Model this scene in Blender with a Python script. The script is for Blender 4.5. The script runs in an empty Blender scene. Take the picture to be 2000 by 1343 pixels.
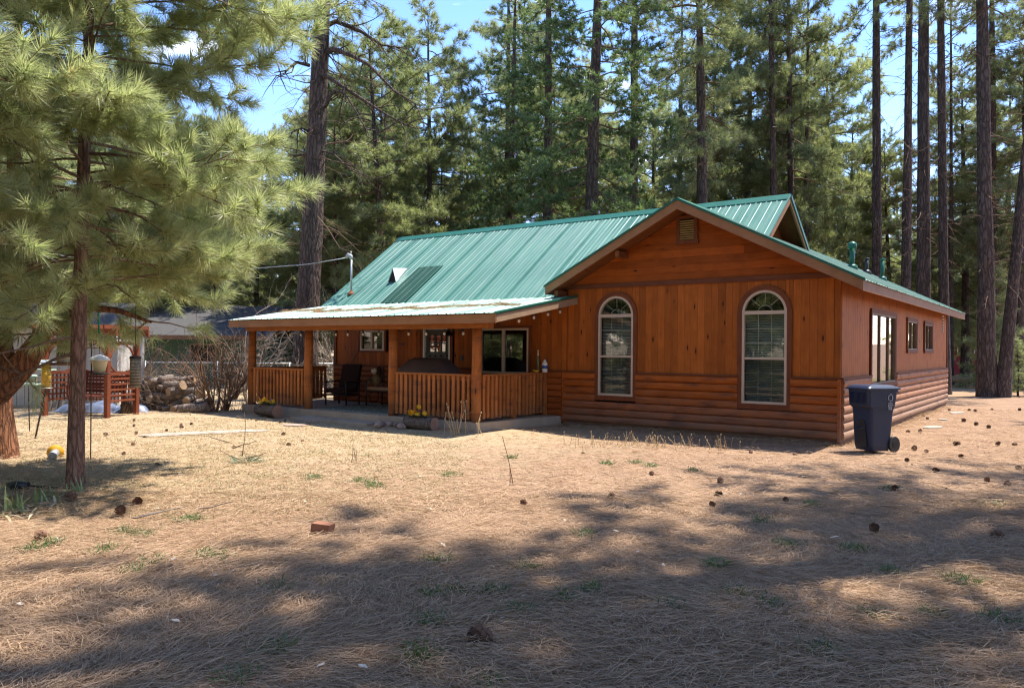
import bpy, bmesh, math, random
import numpy as np
from mathutils import Vector, Matrix, Euler
PI = math.pi
R = math.radians
rng = np.random.default_rng(7)
random.seed(7)
S = bpy.context.scene
C = S.collection

# ------------------------------------------------------------------ camera, sky, sun, exposure
F_PX, CX, Y0, ROLL, CAM_Z = 1501.7, 1000.0, 681.4, 0.00804, 1.6     # focal length etc. in pixels of a 2000 px wide picture
cam = bpy.data.objects.new('camera', bpy.data.cameras.new('camera'))
C.objects.link(cam)
cam.location = (0, 0, CAM_Z)
cam.rotation_euler = (R(90), 0, 0)
cam.rotation_euler = (Matrix.Rotation(R(90), 3, 'X') @ Matrix.Rotation(ROLL, 3, 'Z')).to_euler()
cam.data.sensor_width = 36.0
cam.data.lens = 36.0 * F_PX / 2000.0
cam.data.shift_y = (Y0 - 671.5) / 2000.0
cam.data.clip_start = 0.05
cam.data.clip_end = 2000
S.camera = cam

SUN_DIR = Vector((0.928 * 0.405, 0.373 * 0.405, 1.0)).normalized()
SUN_EL = math.asin(SUN_DIR.z)
SUN_AZ = math.atan2(SUN_DIR.x, SUN_DIR.y)
W = bpy.data.worlds.new('World'); S.world = W; W.use_nodes = True
wn, wl = W.node_tree.nodes, W.node_tree.links
wn.clear()
w_out = wn.new('ShaderNodeOutputWorld'); w_bg = wn.new('ShaderNodeBackground')
sky = wn.new('ShaderNodeTexSky'); sky.sky_type = 'NISHITA'; sky.sun_disc = False
sky.sun_elevation = SUN_EL; sky.sun_rotation = SUN_AZ
sky.altitude = 1800; sky.air_density = 1.0; sky.dust_density = 0.1; sky.ozone_density = 3.0
w_bg.inputs['Strength'].default_value = 0.15
w_tc = wn.new('ShaderNodeTexCoord'); w_map = wn.new('ShaderNodeMapping'); w_map.inputs['Scale'].default_value = (2.2, 2.2, 6.0)
w_noise = wn.new('ShaderNodeTexNoise'); w_noise.inputs['Scale'].default_value = 2.4; w_noise.inputs['Detail'].default_value = 7
w_ramp = wn.new('ShaderNodeValToRGB'); w_ramp.color_ramp.elements[0].position = .60; w_ramp.color_ramp.elements[1].position = .80
w_mix = wn.new('ShaderNodeMixRGB'); w_mix.inputs[2].default_value = (6.2, 6.3, 6.6, 1)
wl.new(w_tc.outputs['Generated'], w_map.inputs[0]); wl.new(w_map.outputs[0], w_noise.inputs['Vector'])
wl.new(w_noise.outputs['Fac'], w_ramp.inputs[0]); wl.new(w_ramp.outputs[0], w_mix.inputs[0])
w_hs = wn.new('ShaderNodeHueSaturation'); w_hs.inputs['Saturation'].default_value = 1.2; w_hs.inputs['Value'].default_value = .63; wl.new(sky.outputs[0], w_hs.inputs['Color'])
w_tint = wn.new('ShaderNodeMixRGB'); w_tint.blend_type = 'MULTIPLY'; w_tint.inputs[0].default_value = 1.0; w_tint.inputs[2].default_value = (1.30, .94, .90, 1); wl.new(w_hs.outputs[0], w_tint.inputs[1]); wl.new(w_tint.outputs[0], w_mix.inputs[1]); wl.new(w_mix.outputs[0], w_bg.inputs[0]); wl.new(w_bg.outputs[0], w_out.inputs[0])

sun = bpy.data.objects.new('sun', bpy.data.lights.new('sun', 'SUN')); C.objects.link(sun)
sun.data.energy = 2.0; sun.data.angle = R(0.53); sun.data.color = (1.0, 0.95, 0.87)
sun.rotation_euler = SUN_DIR.to_track_quat('Z', 'Y').to_euler()
sun.location = (20, 8, 40)

S.view_settings.view_transform = 'Standard'; S.view_settings.look = 'None'
S.view_settings.exposure = 2.52; S.view_settings.gamma = 1.0
S.view_settings.use_curve_mapping = False
S.render.engine = 'CYCLES'
S.cycles.max_bounces = 8; S.cycles.diffuse_bounces = 4; S.cycles.transparent_max_bounces = 12
S.cycles.use_denoising = True; S.cycles.denoiser = 'OPENIMAGEDENOISE'; S.cycles.denoising_input_passes = 'RGB_ALBEDO_NORMAL'; S.cycles.denoising_prefilter = 'NONE'; S.cycles.filter_width = 1.2; S.cycles.sample_clamp_indirect = 3.0

# ------------------------------------------------------------------ places
TH = R(36.5553); CORNER = Vector((5.660, 13.244, 0.0))            # right front corner of the house, u runs left along its gable, v runs back
UD = Vector((-math.cos(TH), math.sin(TH), 0)); VD = Vector((math.sin(TH), math.cos(TH), 0))
def HW(u, v, z=0.0): return CORNER + UD * u + VD * v + Vector((0, 0, z))
def ray(px, py):
    a, b = px - CX, py - Y0; c, s = math.cos(ROLL), math.sin(ROLL)
    a, b = c * a + s * b, -s * a + c * b
    return a / F_PX, -b / F_PX
def G(px, py):                                                       # ground point seen at a pixel of the photograph
    a, b = ray(px, py); t = -CAM_Z / b
    return Vector((a * t, t, 0.0))
def AT(px, py, Y):
    a, b = ray(px, py)
    return Vector((a * Y, Y, CAM_Z + b * Y))

# ------------------------------------------------------------------ helpers: objects and meshes
def tag(o, label=None, cat=None, group=None, kind=None):
    if label: o['label'] = label
    if cat: o['category'] = cat
    if group: o['group'] = group
    if kind: o['kind'] = kind
    return o
def link(name, data, parent=None, mat=None, loc=None, rot=None, scale=None):
    o = bpy.data.objects.new(name, data); C.objects.link(o)
    if parent: o.parent = parent
    if mat and data and not data.materials: data.materials.append(mat)
    if loc is not None: o.location = loc
    if rot is not None: o.rotation_euler = rot
    if scale is not None: o.scale = scale
    return o
def thing(name, label, cat, loc=(0, 0, 0), rz=0.0, group=None):
    o = bpy.data.objects.new(name, None); C.objects.link(o)
    o.empty_display_size = .1
    o.location = loc; o.rotation_euler = (0, 0, rz)
    return tag(o, label, cat, group)
def copy_tree(o, parent=None):
    c = o.copy(); C.objects.link(c); c.parent = parent
    for ch in [k for k in KIDS.get(o.name, [])]: 
        n = copy_tree(ch, c); KIDS.setdefault(c.name, []).append(n)
    return c
KIDS = {}
def kid(parent, o):
    KIDS.setdefault(parent.name, []).append(o); return o
def np_mesh(name, V, Fc, attrs=None, smooth=False):
    me = bpy.data.meshes.new(name)
    V = np.asarray(V, dtype=np.float32); Fc = np.asarray(Fc, dtype=np.int32); k = Fc.shape[1]
    me.vertices.add(len(V)); me.vertices.foreach_set('co', V.ravel())
    me.loops.add(Fc.size); me.loops.foreach_set('vertex_index', Fc.ravel())
    me.polygons.add(len(Fc)); me.polygons.foreach_set('loop_start', np.arange(0, Fc.size, k, dtype=np.int32))
    me.polygons.foreach_set('loop_total', np.full(len(Fc), k, dtype=np.int32))
    if smooth: me.polygons.foreach_set('use_smooth', np.ones(len(Fc), dtype=bool))
    for n, a in (attrs or {}).items():
        at = me.attributes.new(n, 'FLOAT', 'FACE'); at.data.foreach_set('value', np.asarray(a, dtype=np.float32))
    me.update(calc_edges=True)
    return me
def nrm(a): return a / np.maximum(np.linalg.norm(a, axis=-1, keepdims=True), 1e-9)

class MB:
    """collects closed pieces and links them as one mesh"""
    def __init__(s, house=False): s.v = []; s.f = []; s.m = []; s.h = house; s.sm = []
    def add(s, vs, fs, mi=0, smooth=False):
        b = len(s.v); s.v += [tuple(p) for p in vs]
        for f in fs: s.f.append(tuple(b + i for i in f)); s.m.append(mi); s.sm.append(smooth)
        return s
    def extrude(s, pts, vec, mi=0):
        n = len(pts); p = [Vector(a) for a in pts]; q = [a + Vector(vec) for a in p]
        fs = [tuple(range(n)), tuple(range(2 * n - 1, n - 1, -1))] + [(i, i + n, (i + 1) % n + n, (i + 1) % n) for i in range(n)]
        return s.add(p + q, fs, mi)
    def box(s, x0, x1, y0, y1, z0, z1, mi=0):
        return s.extrude([(x0, y0, z0), (x1, y0, z0), (x1, y1, z0), (x0, y1, z0)], (0, 0, z1 - z0), mi)
    def bar(s, a, b, w, h=None, up=(0, 0, 1), mi=0):
        a, b = Vector(a), Vector(b); d = (b - a).normalized(); h = h or w
        upv = Vector(up)
        if abs(d.dot(upv)) > .95: upv = Vector((1, 0, 0)) if abs(d.x) < .9 else Vector((0, 1, 0))
        x = d.cross(upv).normalized() * w / 2; y = x.cross(d).normalized() * h / 2
        return s.extrude([a - x - y, a + x - y, a + x + y, a - x + y], b - a, mi)
    def tube(s, pts, rad, n=8, mi=0, smooth=True, caps=True):
        pts = [Vector(p) for p in pts]; k = len(pts)
        if not hasattr(rad, '__len__'): rad = [rad] * k
        vs, fs = [], []
        ref = None
        for i, p in enumerate(pts):
            d = (pts[min(i + 1, k - 1)] - pts[max(i - 1, 0)]).normalized()
            if ref is None: ref = d.orthogonal().normalized()
            ref = (ref - d * ref.dot(d))
            ref = ref.normalized() if ref.length > 1e-6 else d.orthogonal().normalized()
            o = d.cross(ref)
            for j in range(n):
                a = 2 * PI * j / n; vs.append(p + (ref * math.cos(a) + o * math.sin(a)) * rad[i])
        for i in range(k - 1):
            for j in range(n):
                fs.append((i * n + j, i * n + (j + 1) % n, (i + 1) * n + (j + 1) % n, (i + 1) * n + j))
        s.add(vs, fs, mi, smooth)
        if caps:
            b = len(s.v) - len(vs)
            s.f.append(tuple(b + j for j in range(n))[::-1]); s.m.append(mi); s.sm.append(False)
            s.f.append(tuple(b + (k - 1) * n + j for j in range(n))); s.m.append(mi); s.sm.append(False)
        return s
    def lathe(s, prof, n=16, o=(0, 0, 0), mi=0, smooth=True):
        vs, fs = [], []; k = len(prof)
        for r, z in prof:
            for j in range(n):
                a = 2 * PI * j / n; vs.append((o[0] + r * math.cos(a), o[1] + r * math.sin(a), o[2] + z))
        for i in range(k - 1):
            for j in range(n): fs.append((i * n + j, i * n + (j + 1) % n, (i + 1) * n + (j + 1) % n, (i + 1) * n + j))
        fs.append(tuple(range(n))[::-1]); fs.append(tuple((k - 1) * n + j for j in range(n)))
        return s.add(vs, fs, mi, smooth)
    def ball(s, c, r, n=8, m=6, mi=0, sq=(1, 1, 1)):
        prof = [(max(1e-4, math.sin(PI * i / m)), -math.cos(PI * i / m)) for i in range(m + 1)]
        vs, fs = [], []
        for a, z in prof:
            for j in range(n):
                t = 2 * PI * j / n; vs.append((c[0] + a * math.cos(t) * r * sq[0], c[1] + a * math.sin(t) * r * sq[1], c[2] + z * r * sq[2]))
        for i in range(m):
            for j in range(n): fs.append((i * n + j, i * n + (j + 1) % n, (i + 1) * n + (j + 1) % n, (i + 1) * n + j))
        return s.add(vs, fs, mi, True)
    def mesh(s, name, recalc=True):
        v = [(-a, b, c) for a, b, c in s.v] if s.h else s.v
        me = bpy.data.meshes.new(name); me.from_pydata(v, [], s.f); 
        me.polygons.foreach_set('material_index', s.m); me.polygons.foreach_set('use_smooth', s.sm)
        if recalc:
            bm = bmesh.new(); bm.from_mesh(me); bmesh.ops.recalc_face_normals(bm, faces=bm.faces[:]); bm.to_mesh(me); bm.free()
        me.update()
        return me
    def build(s, name, mats, parent=None, loc=None, rot=None):
        me = s.mesh(name)
        for m in (mats if isinstance(mats, (list, tuple)) else [mats]): me.materials.append(m)
        o = link(name, me, parent, None, loc, rot)
        if parent: kid(parent, o)
        return o

# ------------------------------------------------------------------ materials
class NT:
    def __init__(s, name):
        s.m = bpy.data.materials.new(name); s.m.use_nodes = True; s.t = s.m.node_tree; s.n = s.t.nodes; s.n.clear()
        s.out = s.n.new('ShaderNodeOutputMaterial')
    def new(s, t, **kw):
        nd = s.n.new('ShaderNode' + t)
        for k, v in kw.items():
            if hasattr(nd, k): setattr(nd, k, v)
            else: nd.inputs[k].default_value = v
        return nd
    def l(s, a, b): s.t.links.new(a, b)
    def math(s, op, a, b=0.5):
        nd = s.n.new('ShaderNodeMath'); nd.operation = op
        for i, x in enumerate((a, b)):
            if isinstance(x, (int, float)): nd.inputs[i].default_value = x
            else: s.l(x, nd.inputs[i])
        return nd.outputs[0]
    def mix(s, fac, a, b, bt='MIX'):
        nd = s.n.new('ShaderNodeMixRGB'); nd.blend_type = bt
        for i, x in enumerate((fac, a, b)):
            if isinstance(x, (int, float)): nd.inputs[i].default_value = x if i == 0 else (x, x, x, 1)
            elif isinstance(x, tuple): nd.inputs[i].default_value = (*x[:3], 1)
            else: s.l(x, nd.inputs[i])
        return nd.outputs[0]
    def ramp(s, x, *stops):
        if len(stops) == 2 and not isinstance(stops[0][1], tuple):
            nd = s.n.new('ShaderNodeMapRange')
            for i, q in enumerate((stops[0][0], stops[1][0], stops[0][1], stops[1][1])): nd.inputs[i + 1].default_value = q
            s.l(x, nd.inputs[0]); return nd.outputs[0]
        nd = s.n.new('ShaderNodeValToRGB'); e = nd.color_ramp.elements
        while len(e) < len(stops): e.new(.5)
        for el, (p, c) in zip(e, stops):
            el.position = p; el.color = (*c, 1) if isinstance(c, tuple) else (c, c, c, 1)
        s.l(x, nd.inputs[0]); return nd.outputs[0]
    def coords(s, scale=(1, 1, 1), rnd=True, out='Object'):
        tc = s.new('TexCoord'); mp = s.new('Mapping'); mp.inputs['Scale'].default_value = scale
        s.l(tc.outputs[out], mp.inputs[0])
        if rnd:
            oi = s.new('ObjectInfo'); cx = s.new('CombineXYZ')
            for i, k in enumerate((37.0, 61.0, 83.0)): s.l(s.math('MULTIPLY', oi.outputs['Random'], k), cx.inputs[i])
            s.l(cx.outputs[0], mp.inputs['Location'])
        return mp.outputs[0]
    def noise(s, vec, scale, detail=4, rough=.55, dist=0.0):
        nd = s.new('TexNoise'); nd.inputs['Scale'].default_value = scale; nd.inputs['Detail'].default_value = detail
        nd.inputs['Roughness'].default_value = rough; nd.inputs['Distortion'].default_value = dist
        s.l(vec, nd.inputs['Vector']); return nd.outputs['Fac']
    def voro(s, vec, scale, feature='F1'):
        nd = s.new('TexVoronoi'); nd.feature = feature; nd.inputs['Scale'].default_value = scale; s.l(vec, nd.inputs['Vector'])
        return nd.outputs['Distance']
    def rand(s, lo, hi):
        oi = s.new('ObjectInfo'); return s.math('ADD', s.math('MULTIPLY', oi.outputs['Random'], hi - lo), lo)
    def surf(s, col, rough=.6, spec=.4, bump=None, bs=.3, bd=.01, metal=0.0):
        p = s.new('BsdfPrincipled')
        for k, x in (('Base Color', col), ('Roughness', rough), ('Specular IOR Level', spec), ('Metallic', metal)):
            if isinstance(x, tuple): p.inputs[k].default_value = (*x[:3], 1)
            elif isinstance(x, (int, float)): p.inputs[k].default_value = x
            else: s.l(x, p.inputs[k])
        if bump is not None:
            b = s.new('Bump'); b.inputs['Strength'].default_value = bs; b.inputs['Distance'].default_value = bd
            s.l(bump, b.inputs['Height']); s.l(b.outputs[0], p.inputs['Normal'])
        s.l(p.outputs[0], s.out.inputs[0]); return p

def m_plain(name, c1, c2=None, scale=8.0, rough=.6, spec=.4, bs=.2, bd=.004, metal=0.0, rnd=.0, stretch=(1, 1, 1)):
    t = NT(name); v = t.coords(stretch); n = t.noise(v, scale)
    c2 = c2 or tuple(x * .75 for x in c1)
    col = t.mix(t.ramp(n, (.3, 0.0), (.7, 1.0)), c1, c2)
    if rnd: col = t.mix(1.0, col, t.mix(t.rand(0, 1), (1 - rnd,) * 3, (1 + rnd,) * 3), 'MULTIPLY')
    t.surf(col, rough, spec, n, bs, bd, metal); return t.m
def m_wood(name, c1, c2, axis='z', rough=.62, rnd=.22, knots=True, dirt=None, grain=1.0, spec=.10):
    """stained timber: streaky grain along one axis, knots, each board its own tone"""
    t = NT(name)
    st = {'x': (1.2, 22, 22), 'y': (22, 1.2, 22), 'z': (22, 22, 1.2)}[axis]
    kst = {'x': (2.0, 6.5, 6.5), 'y': (6.5, 2.0, 6.5), 'z': (6.5, 6.5, 2.0)}[axis]
    v = t.coords(st); n = t.noise(v, 1.6 * grain, 6, .6, .6)
    n2 = t.noise(t.coords((2, 2, 2)), 1.5, 3)
    col = t.mix(t.ramp(n, (.3, 0.0), (.72, 1.0)), c1, c2)
    col = t.mix(t.math('MULTIPLY', t.ramp(n2, (.42, 0.0), (.72, 1.0)), .4), col, tuple(x * .6 for x in c2))
    col = t.mix(t.math('MULTIPLY', t.ramp(t.noise(v, 5.0, 3), (.55, 0.0), (.75, 1.0)), .4), col, tuple(x * .6 for x in c2))
    if knots:
        k = t.voro(t.coords(kst), 1.0)
        col = t.mix(t.math('MULTIPLY', t.ramp(k, (.10, 1.0), (.34, 0.0)), .28), col, tuple(x * .55 for x in c2))
        col = t.mix(t.ramp(k, (.07, 1.0), (.14, 0.0)), col, (.04, .014, .007))
    col = t.mix(1.0, col, t.mix(t.rand(0, 1), (1 - rnd,) * 3, (1 + rnd,) * 3), 'MULTIPLY')
    if dirt:
        tc = t.new('TexCoord'); sx = t.new('SeparateXYZ'); t.l(tc.outputs['Object'], sx.inputs[0])
        zz = t.math('ADD', sx.outputs[2], t.math('MULTIPLY', t.math('SUBTRACT', t.noise(t.coords((2.2, 2.2, 9), False), 1.2, 5), .5), .75))
        f = t.ramp(zz, (dirt[0], 1.0), (dirt[1], 0.0))
        col = t.mix(t.math('MULTIPLY', f, dirt[3]), col, dirt[2])
        sm = t.ramp(t.noise(t.coords((1.4, 1.4, 6), False), 1.3, 5), (.52, 0.0), (.68, 1.0))
        col = t.mix(t.math('MULTIPLY', sm, .55), col, (.075, .035, .03))
    t.surf(col, rough, spec, n, .25, .004); return t.m
def m_bark(name, c1, c2, c3, sc=1.0, bd=.05):
    """long broken plates: stretched cells bent by noise, fissures of uneven depth"""
    t = NT(name); v = t.coords((7 * sc, 7 * sc, 1.5 * sc))
    nz = t.new('TexNoise'); nz.inputs['Scale'].default_value = 1.1; nz.inputs['Detail'].default_value = 5; t.l(v, nz.inputs['Vector'])
    w = t.new('VectorMath', operation='MULTIPLY_ADD'); t.l(nz.outputs['Color'], w.inputs[0]); w.inputs[1].default_value = (1.3, 1.3, 1.3); t.l(v, w.inputs[2])
    d = t.voro(w.outputs[0], 1.1, 'DISTANCE_TO_EDGE'); n = t.noise(v, 3.2, 7, .7); n2 = t.noise(t.coords((26 * sc, 26 * sc, 4 * sc)), 1.5, 4, .6)
    crack = t.ramp(t.math('ADD', d, t.math('MULTIPLY', t.math('SUBTRACT', n2, .5), .22)), (-.02, 0.0), (.2, 1.0))
    col = t.mix(t.ramp(n, (.3, 0.0), (.7, 1.0)), c1, c2); col = t.mix(t.math('MULTIPLY', t.ramp(n2, (.5, 0.0), (.75, 1.0)), .5), col, tuple(min(1, x * 1.5) for x in c1))
    col = t.mix(t.math('ADD', t.math('MULTIPLY', crack, .75), .25), c3, col)
    h = t.math('ADD', t.math('MULTIPLY', crack, .7), t.math('MULTIPLY', n2, .6))
    t.surf(col, .92, .15, h, .9, bd); return t.m
def m_needle(name, c1, c2, dry=None, trans=.35, tint=.2, rough=.42, spec=.55):
    t = NT(name); a = t.new('Attribute', attribute_name='rnd')
    col = t.mix(a.outputs['Fac'], c1, c2)
    col = t.mix(1.0, col, t.mix(t.rand(0, 1), (1 - tint, 1 - tint, 1 - tint), (1 + tint, 1 + tint * .8, 1 + tint * .5)), 'MULTIPLY')
    if dry: col = t.mix(t.ramp(a.outputs['Fac'], (.955, 0.0), (.965, 1.0)), col, dry)
    p = t.new('BsdfPrincipled'); t.l(col, p.inputs['Base Color']); p.inputs['Roughness'].default_value = rough; p.inputs['Specular IOR Level'].default_value = spec
    tr = t.new('BsdfTranslucent'); t.l(t.mix(1.0, col, (1.12, 1.18, .82), 'MULTIPLY'), tr.inputs[0])
    mx = t.new('MixShader'); mx.inputs[0].default_value = trans
    t.l(p.outputs[0], mx.inputs[1]); t.l(tr.outputs[0], mx.inputs[2]); t.l(mx.outputs[0], t.out.inputs[0]); return t.m
def m_glass(name, tint=(.75, .8, .76), k=.10):
    t = NT(name); lw = t.new('LayerWeight'); lw.inputs[0].default_value = .5
    f = t.math('ADD', t.math('MULTIPLY', t.math('POWER', lw.outputs['Facing'], 4.0), .85), k)
    tr = t.new('BsdfTransparent'); tr.inputs[0].default_value = (*tint, 1)
    gl = t.new('BsdfGlossy'); gl.inputs['Roughness'].default_value = .015; gl.inputs[0].default_value = (1, 1, 1, 1)
    mx = t.new('MixShader'); t.l(f, mx.inputs[0]); t.l(tr.outputs[0], mx.inputs[1]); t.l(gl.outputs[0], mx.inputs[2]); t.l(mx.outputs[0], t.out.inputs[0])
    return t.m
def m_screen(name, c=(.02, .022, .022), op=.55):
    t = NT(name); tr = t.new('BsdfTransparent'); d = t.new('BsdfDiffuse'); d.inputs[0].default_value = (*c, 1)
    mx = t.new('MixShader'); mx.inputs[0].default_value = op; t.l(tr.outputs[0], mx.inputs[1]); t.l(d.outputs[0], mx.inputs[2]); t.l(mx.outputs[0], t.out.inputs[0]); return t.m

OR1, OR2 = (.395, .112, .02), (.295, .077, .013)
M = {}
M['board'] = m_wood('board stain', OR1, OR2, 'z')
M['board_h'] = m_wood('board stain level', (.35, .084, .012), (.24, .053, .008), 'x')
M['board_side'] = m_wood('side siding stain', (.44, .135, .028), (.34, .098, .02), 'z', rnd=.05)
M['log'] = m_wood('log stain', (.42, .11, .02), (.31, .076, .014), 'x', dirt=(.0, .8, (.20, .125, .085), .9), rnd=.12, knots=False)
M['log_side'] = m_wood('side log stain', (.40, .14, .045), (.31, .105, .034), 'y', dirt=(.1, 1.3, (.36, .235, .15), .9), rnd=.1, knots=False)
M['log_porch'] = m_wood('porch log stain', (.36, .10, .025), (.24, .06, .015), 'x', rnd=.15, knots=False)
M['trim'] = m_wood('dark brown trim', (.20, .065, .026), (.145, .045, .02), 'z', rnd=.1, knots=False)
M['trim_h'] = m_wood('dark brown trim level', (.19, .065, .03), (.13, .045, .022), 'x', rnd=.1, knots=False)
M['fascia'] = m_wood('tan fascia paint', (.33, .165, .08), (.27, .13, .06), 'x', rnd=.06, knots=False)
M['fascia_y'] = m_wood('eave paint', (.30, .145, .07), (.24, .11, .05), 'y', rnd=.05, knots=False)
M['fascia_l'] = m_wood('pale rake board', (.40, .27, .17), (.31, .2, .12), 'y', rnd=.05, knots=False)
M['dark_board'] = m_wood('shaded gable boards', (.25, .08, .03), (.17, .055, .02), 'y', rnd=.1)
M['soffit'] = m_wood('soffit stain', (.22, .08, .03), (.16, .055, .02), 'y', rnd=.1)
M['post'] = m_wood('peeled log post', (.44, .15, .04), (.30, .09, .022), 'z', rnd=.12, dirt=(.05, .75, (.22, .14, .09), .7))
M['baluster'] = m_wood('baluster stain', (.48, .175, .055), (.36, .12, .035), 'z', rnd=.22, dirt=(.05, .5, (.25, .15, .09), .7), knots=False)
M['rail'] = m_wood('rail stain', (.42, .15, .045), (.30, .1, .03), 'x', rnd=.1, knots=False)
def m_roof(name, c1, c2, streak, axis, spec=.4, r0=.38):
    t = NT(name); v = t.coords({'x': (.5, 6, 6), 'y': (6, .5, .5)}[axis], False)
    n = t.noise(v, 1.4, 5); n2 = t.noise(t.coords((1, 1, 1), False), .9, 4); n3 = t.noise(t.coords((1, 1, 1), False), 14, 3)
    col = t.mix(t.ramp(n2, (.35, 0.0), (.7, 1.0)), c1, c2)
    col = t.mix(t.math('MULTIPLY', t.ramp(n, (.5, 0.0), (.72, 1.0)), .5), col, streak)
    col = t.mix(t.math('MULTIPLY', t.ramp(n3, (.62, 0.0), (.72, 1.0)), .35), col, streak)
    t.surf(col, t.math('ADD', t.math('MULTIPLY', n2, .2), r0), spec); return t.m
M['roof'] = m_roof('faded green metal', (.045, .145, .112), (.066, .185, .143), (.17, .25, .21), 'y')
M['roof_porch'] = m_roof('glare pale green metal', (.23, .41, .335), (.36, .51, .43), (.52, .6, .54), 'y')  # paler copy of the roof green, sun glare put into the colour
M['roof_dark'] = m_roof('fresh green metal', (.009, .045, .033), (.013, .058, .042), (.06, .11, .085), 'y', .15, .6)
M['cap'] = m_plain('ridge cap green', (.012, .095, .062), (.018, .12, .078), 3, .4, .4)
M['concrete'] = m_plain('concrete', (.42, .34, .26), (.32, .25, .19), 3, .9, .2, .4, .006)
M['dirty'] = m_plain('dirt splashed footing', (.22, .14, .095), (.16, .10, .07), 5, .95, .1, .4, .01)
M['frame'] = m_plain('tan window frame', (.52, .40, .29), (.47, .36, .26), 5, .5, .4)
M['frame_side'] = m_plain('bronze side frame', (.20, .13, .085), (.16, .10, .07), 5, .6, .3)
M['curtain'] = m_plain('dark curtain', (.05, .05, .048), (.035, .035, .034), 3, .9, .1)
M['frame_in'] = m_plain('muntin beige', (.50, .44, .34), None, 5, .5, .4)
M['glass'] = m_glass('window glass')
M['glass_main'] = m_glass('porch window glass', (.7, .75, .7), .2)
M['glass_dark'] = m_glass('side window glass', (.5, .55, .52), .16)
M['screen'] = m_screen('insect screen', op=.36)
M['blind'] = m_plain('window blind', (.47, .50, .42), (.41, .44, .37), 2, .6, .3)
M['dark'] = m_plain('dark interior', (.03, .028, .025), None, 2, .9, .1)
M['door'] = m_plain('dark grey door paint', (.055, .055, .05), (.045, .045, .042), 4, .45, .4)
M['white'] = m_plain('white paint', (.75, .73, .68), (.68, .66, .6), 5, .5, .4)
M['black'] = m_plain('black metal', (.012, .012, .013), (.02, .018, .018), 9, .45, .5)
M['iron'] = m_plain('dark iron', (.02, .018, .016), (.04, .03, .025), 12, .6, .4)
M['galv'] = m_plain('galvanised steel', (.42, .43, .43), (.33, .34, .34), 10, .45, .5, metal=.6)
M['glass_door'] = m_glass('door light glass', (.75, .8, .76), .30)
M['steel_vent'] = m_plain('bare steel sheet', (.62, .63, .62), (.55, .56, .56), 6, .4, .5, metal=.3)
M['rust'] = m_plain('rust', (.28, .10, .05), (.2, .07, .03), 20, .9, .2)
M['louver'] = m_plain('louvre brass', (.28, .19, .07), (.22, .14, .05), 6, .5, .4)

# bark and needles
M['bark_near'] = m_bark('pine bark plated', (.30, .185, .135), (.21, .125, .09), (.075, .04, .03), 2.6, .02)
M['bark_red'] = m_bark('red pine bark', (.34, .15, .075), (.22, .095, .05), (.07, .035, .022), 2.0, .03)
M['bark'] = m_bark('pine bark', (.165, .118, .096), (.11, .078, .064), (.034, .025, .021), 1.3, .05)
M['bark_far'] = m_bark('pine bark pale', (.20, .135, .10), (.14, .09, .07), (.05, .033, .026), 1.3, .05)
M['twig'] = m_plain('pine twig', (.13, .085, .06), (.20, .13, .085), 14, .9, .15)
M['needle_near'] = m_needle('long pine needles', (.27, .31, .15), (.54, .55, .33), (.52, .38, .2), .5, .02)
M['needle'] = m_needle('pine needles', (.21, .245, .11), (.37, .395, .21), (.42, .28, .14), .46, .16)
M['needle_pale'] = m_needle('pale pine needles', (.25, .285, .14), (.43, .45, .25), (.45, .31, .16), .46, .16)
M['needle_fir'] = m_needle('fir needles', (.12, .175, .07), (.24, .31, .135), None, .45, .2)

# ------------------------------------------------------------------ ground
def noise2(x, y, seed=0):
    r = np.random.default_rng(seed); o = np.zeros_like(x)
    for k in range(14):
        f = r.uniform(.15, 2.6); a = r.uniform(0, 2 * PI); p = r.uniform(0, 2 * PI)
        o += np.sin((x * math.cos(a) + y * math.sin(a)) * f + p) / (1 + f)
    return o / 4.0
def ground_z(x, y): return noise2(np.asarray(x, float), np.asarray(y, float), 3) * .035 - .012
t = NT('needle litter')
v = t.coords((1, 1, 1), False)
n_big = t.noise(v, .22, 4); n_mid = t.noise(v, 1.6, 5, .6); n_fine = t.noise(t.coords((1, 2.2, 1), False), 38, 5, .7); n_f2 = t.noise(v, 150, 3, .7)
litter = t.mix(t.ramp(n_fine, (.3, 0.0), (.7, 1.0)), (.185, .105, .065), (.39, .262, .165))
litter = t.mix(t.math('MULTIPLY', t.ramp(n_mid, (.42, 0.0), (.68, 1.0)), .5), litter, (.14, .08, .052))
straw = t.mix(t.ramp(n_f2, (.35, 0.0), (.65, 1.0)), (.30, .22, .125), (.48, .38, .24))
tc = t.new('TexCoord'); sx = t.new('SeparateXYZ'); t.l(tc.outputs['Object'], sx.inputs[0])
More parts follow.
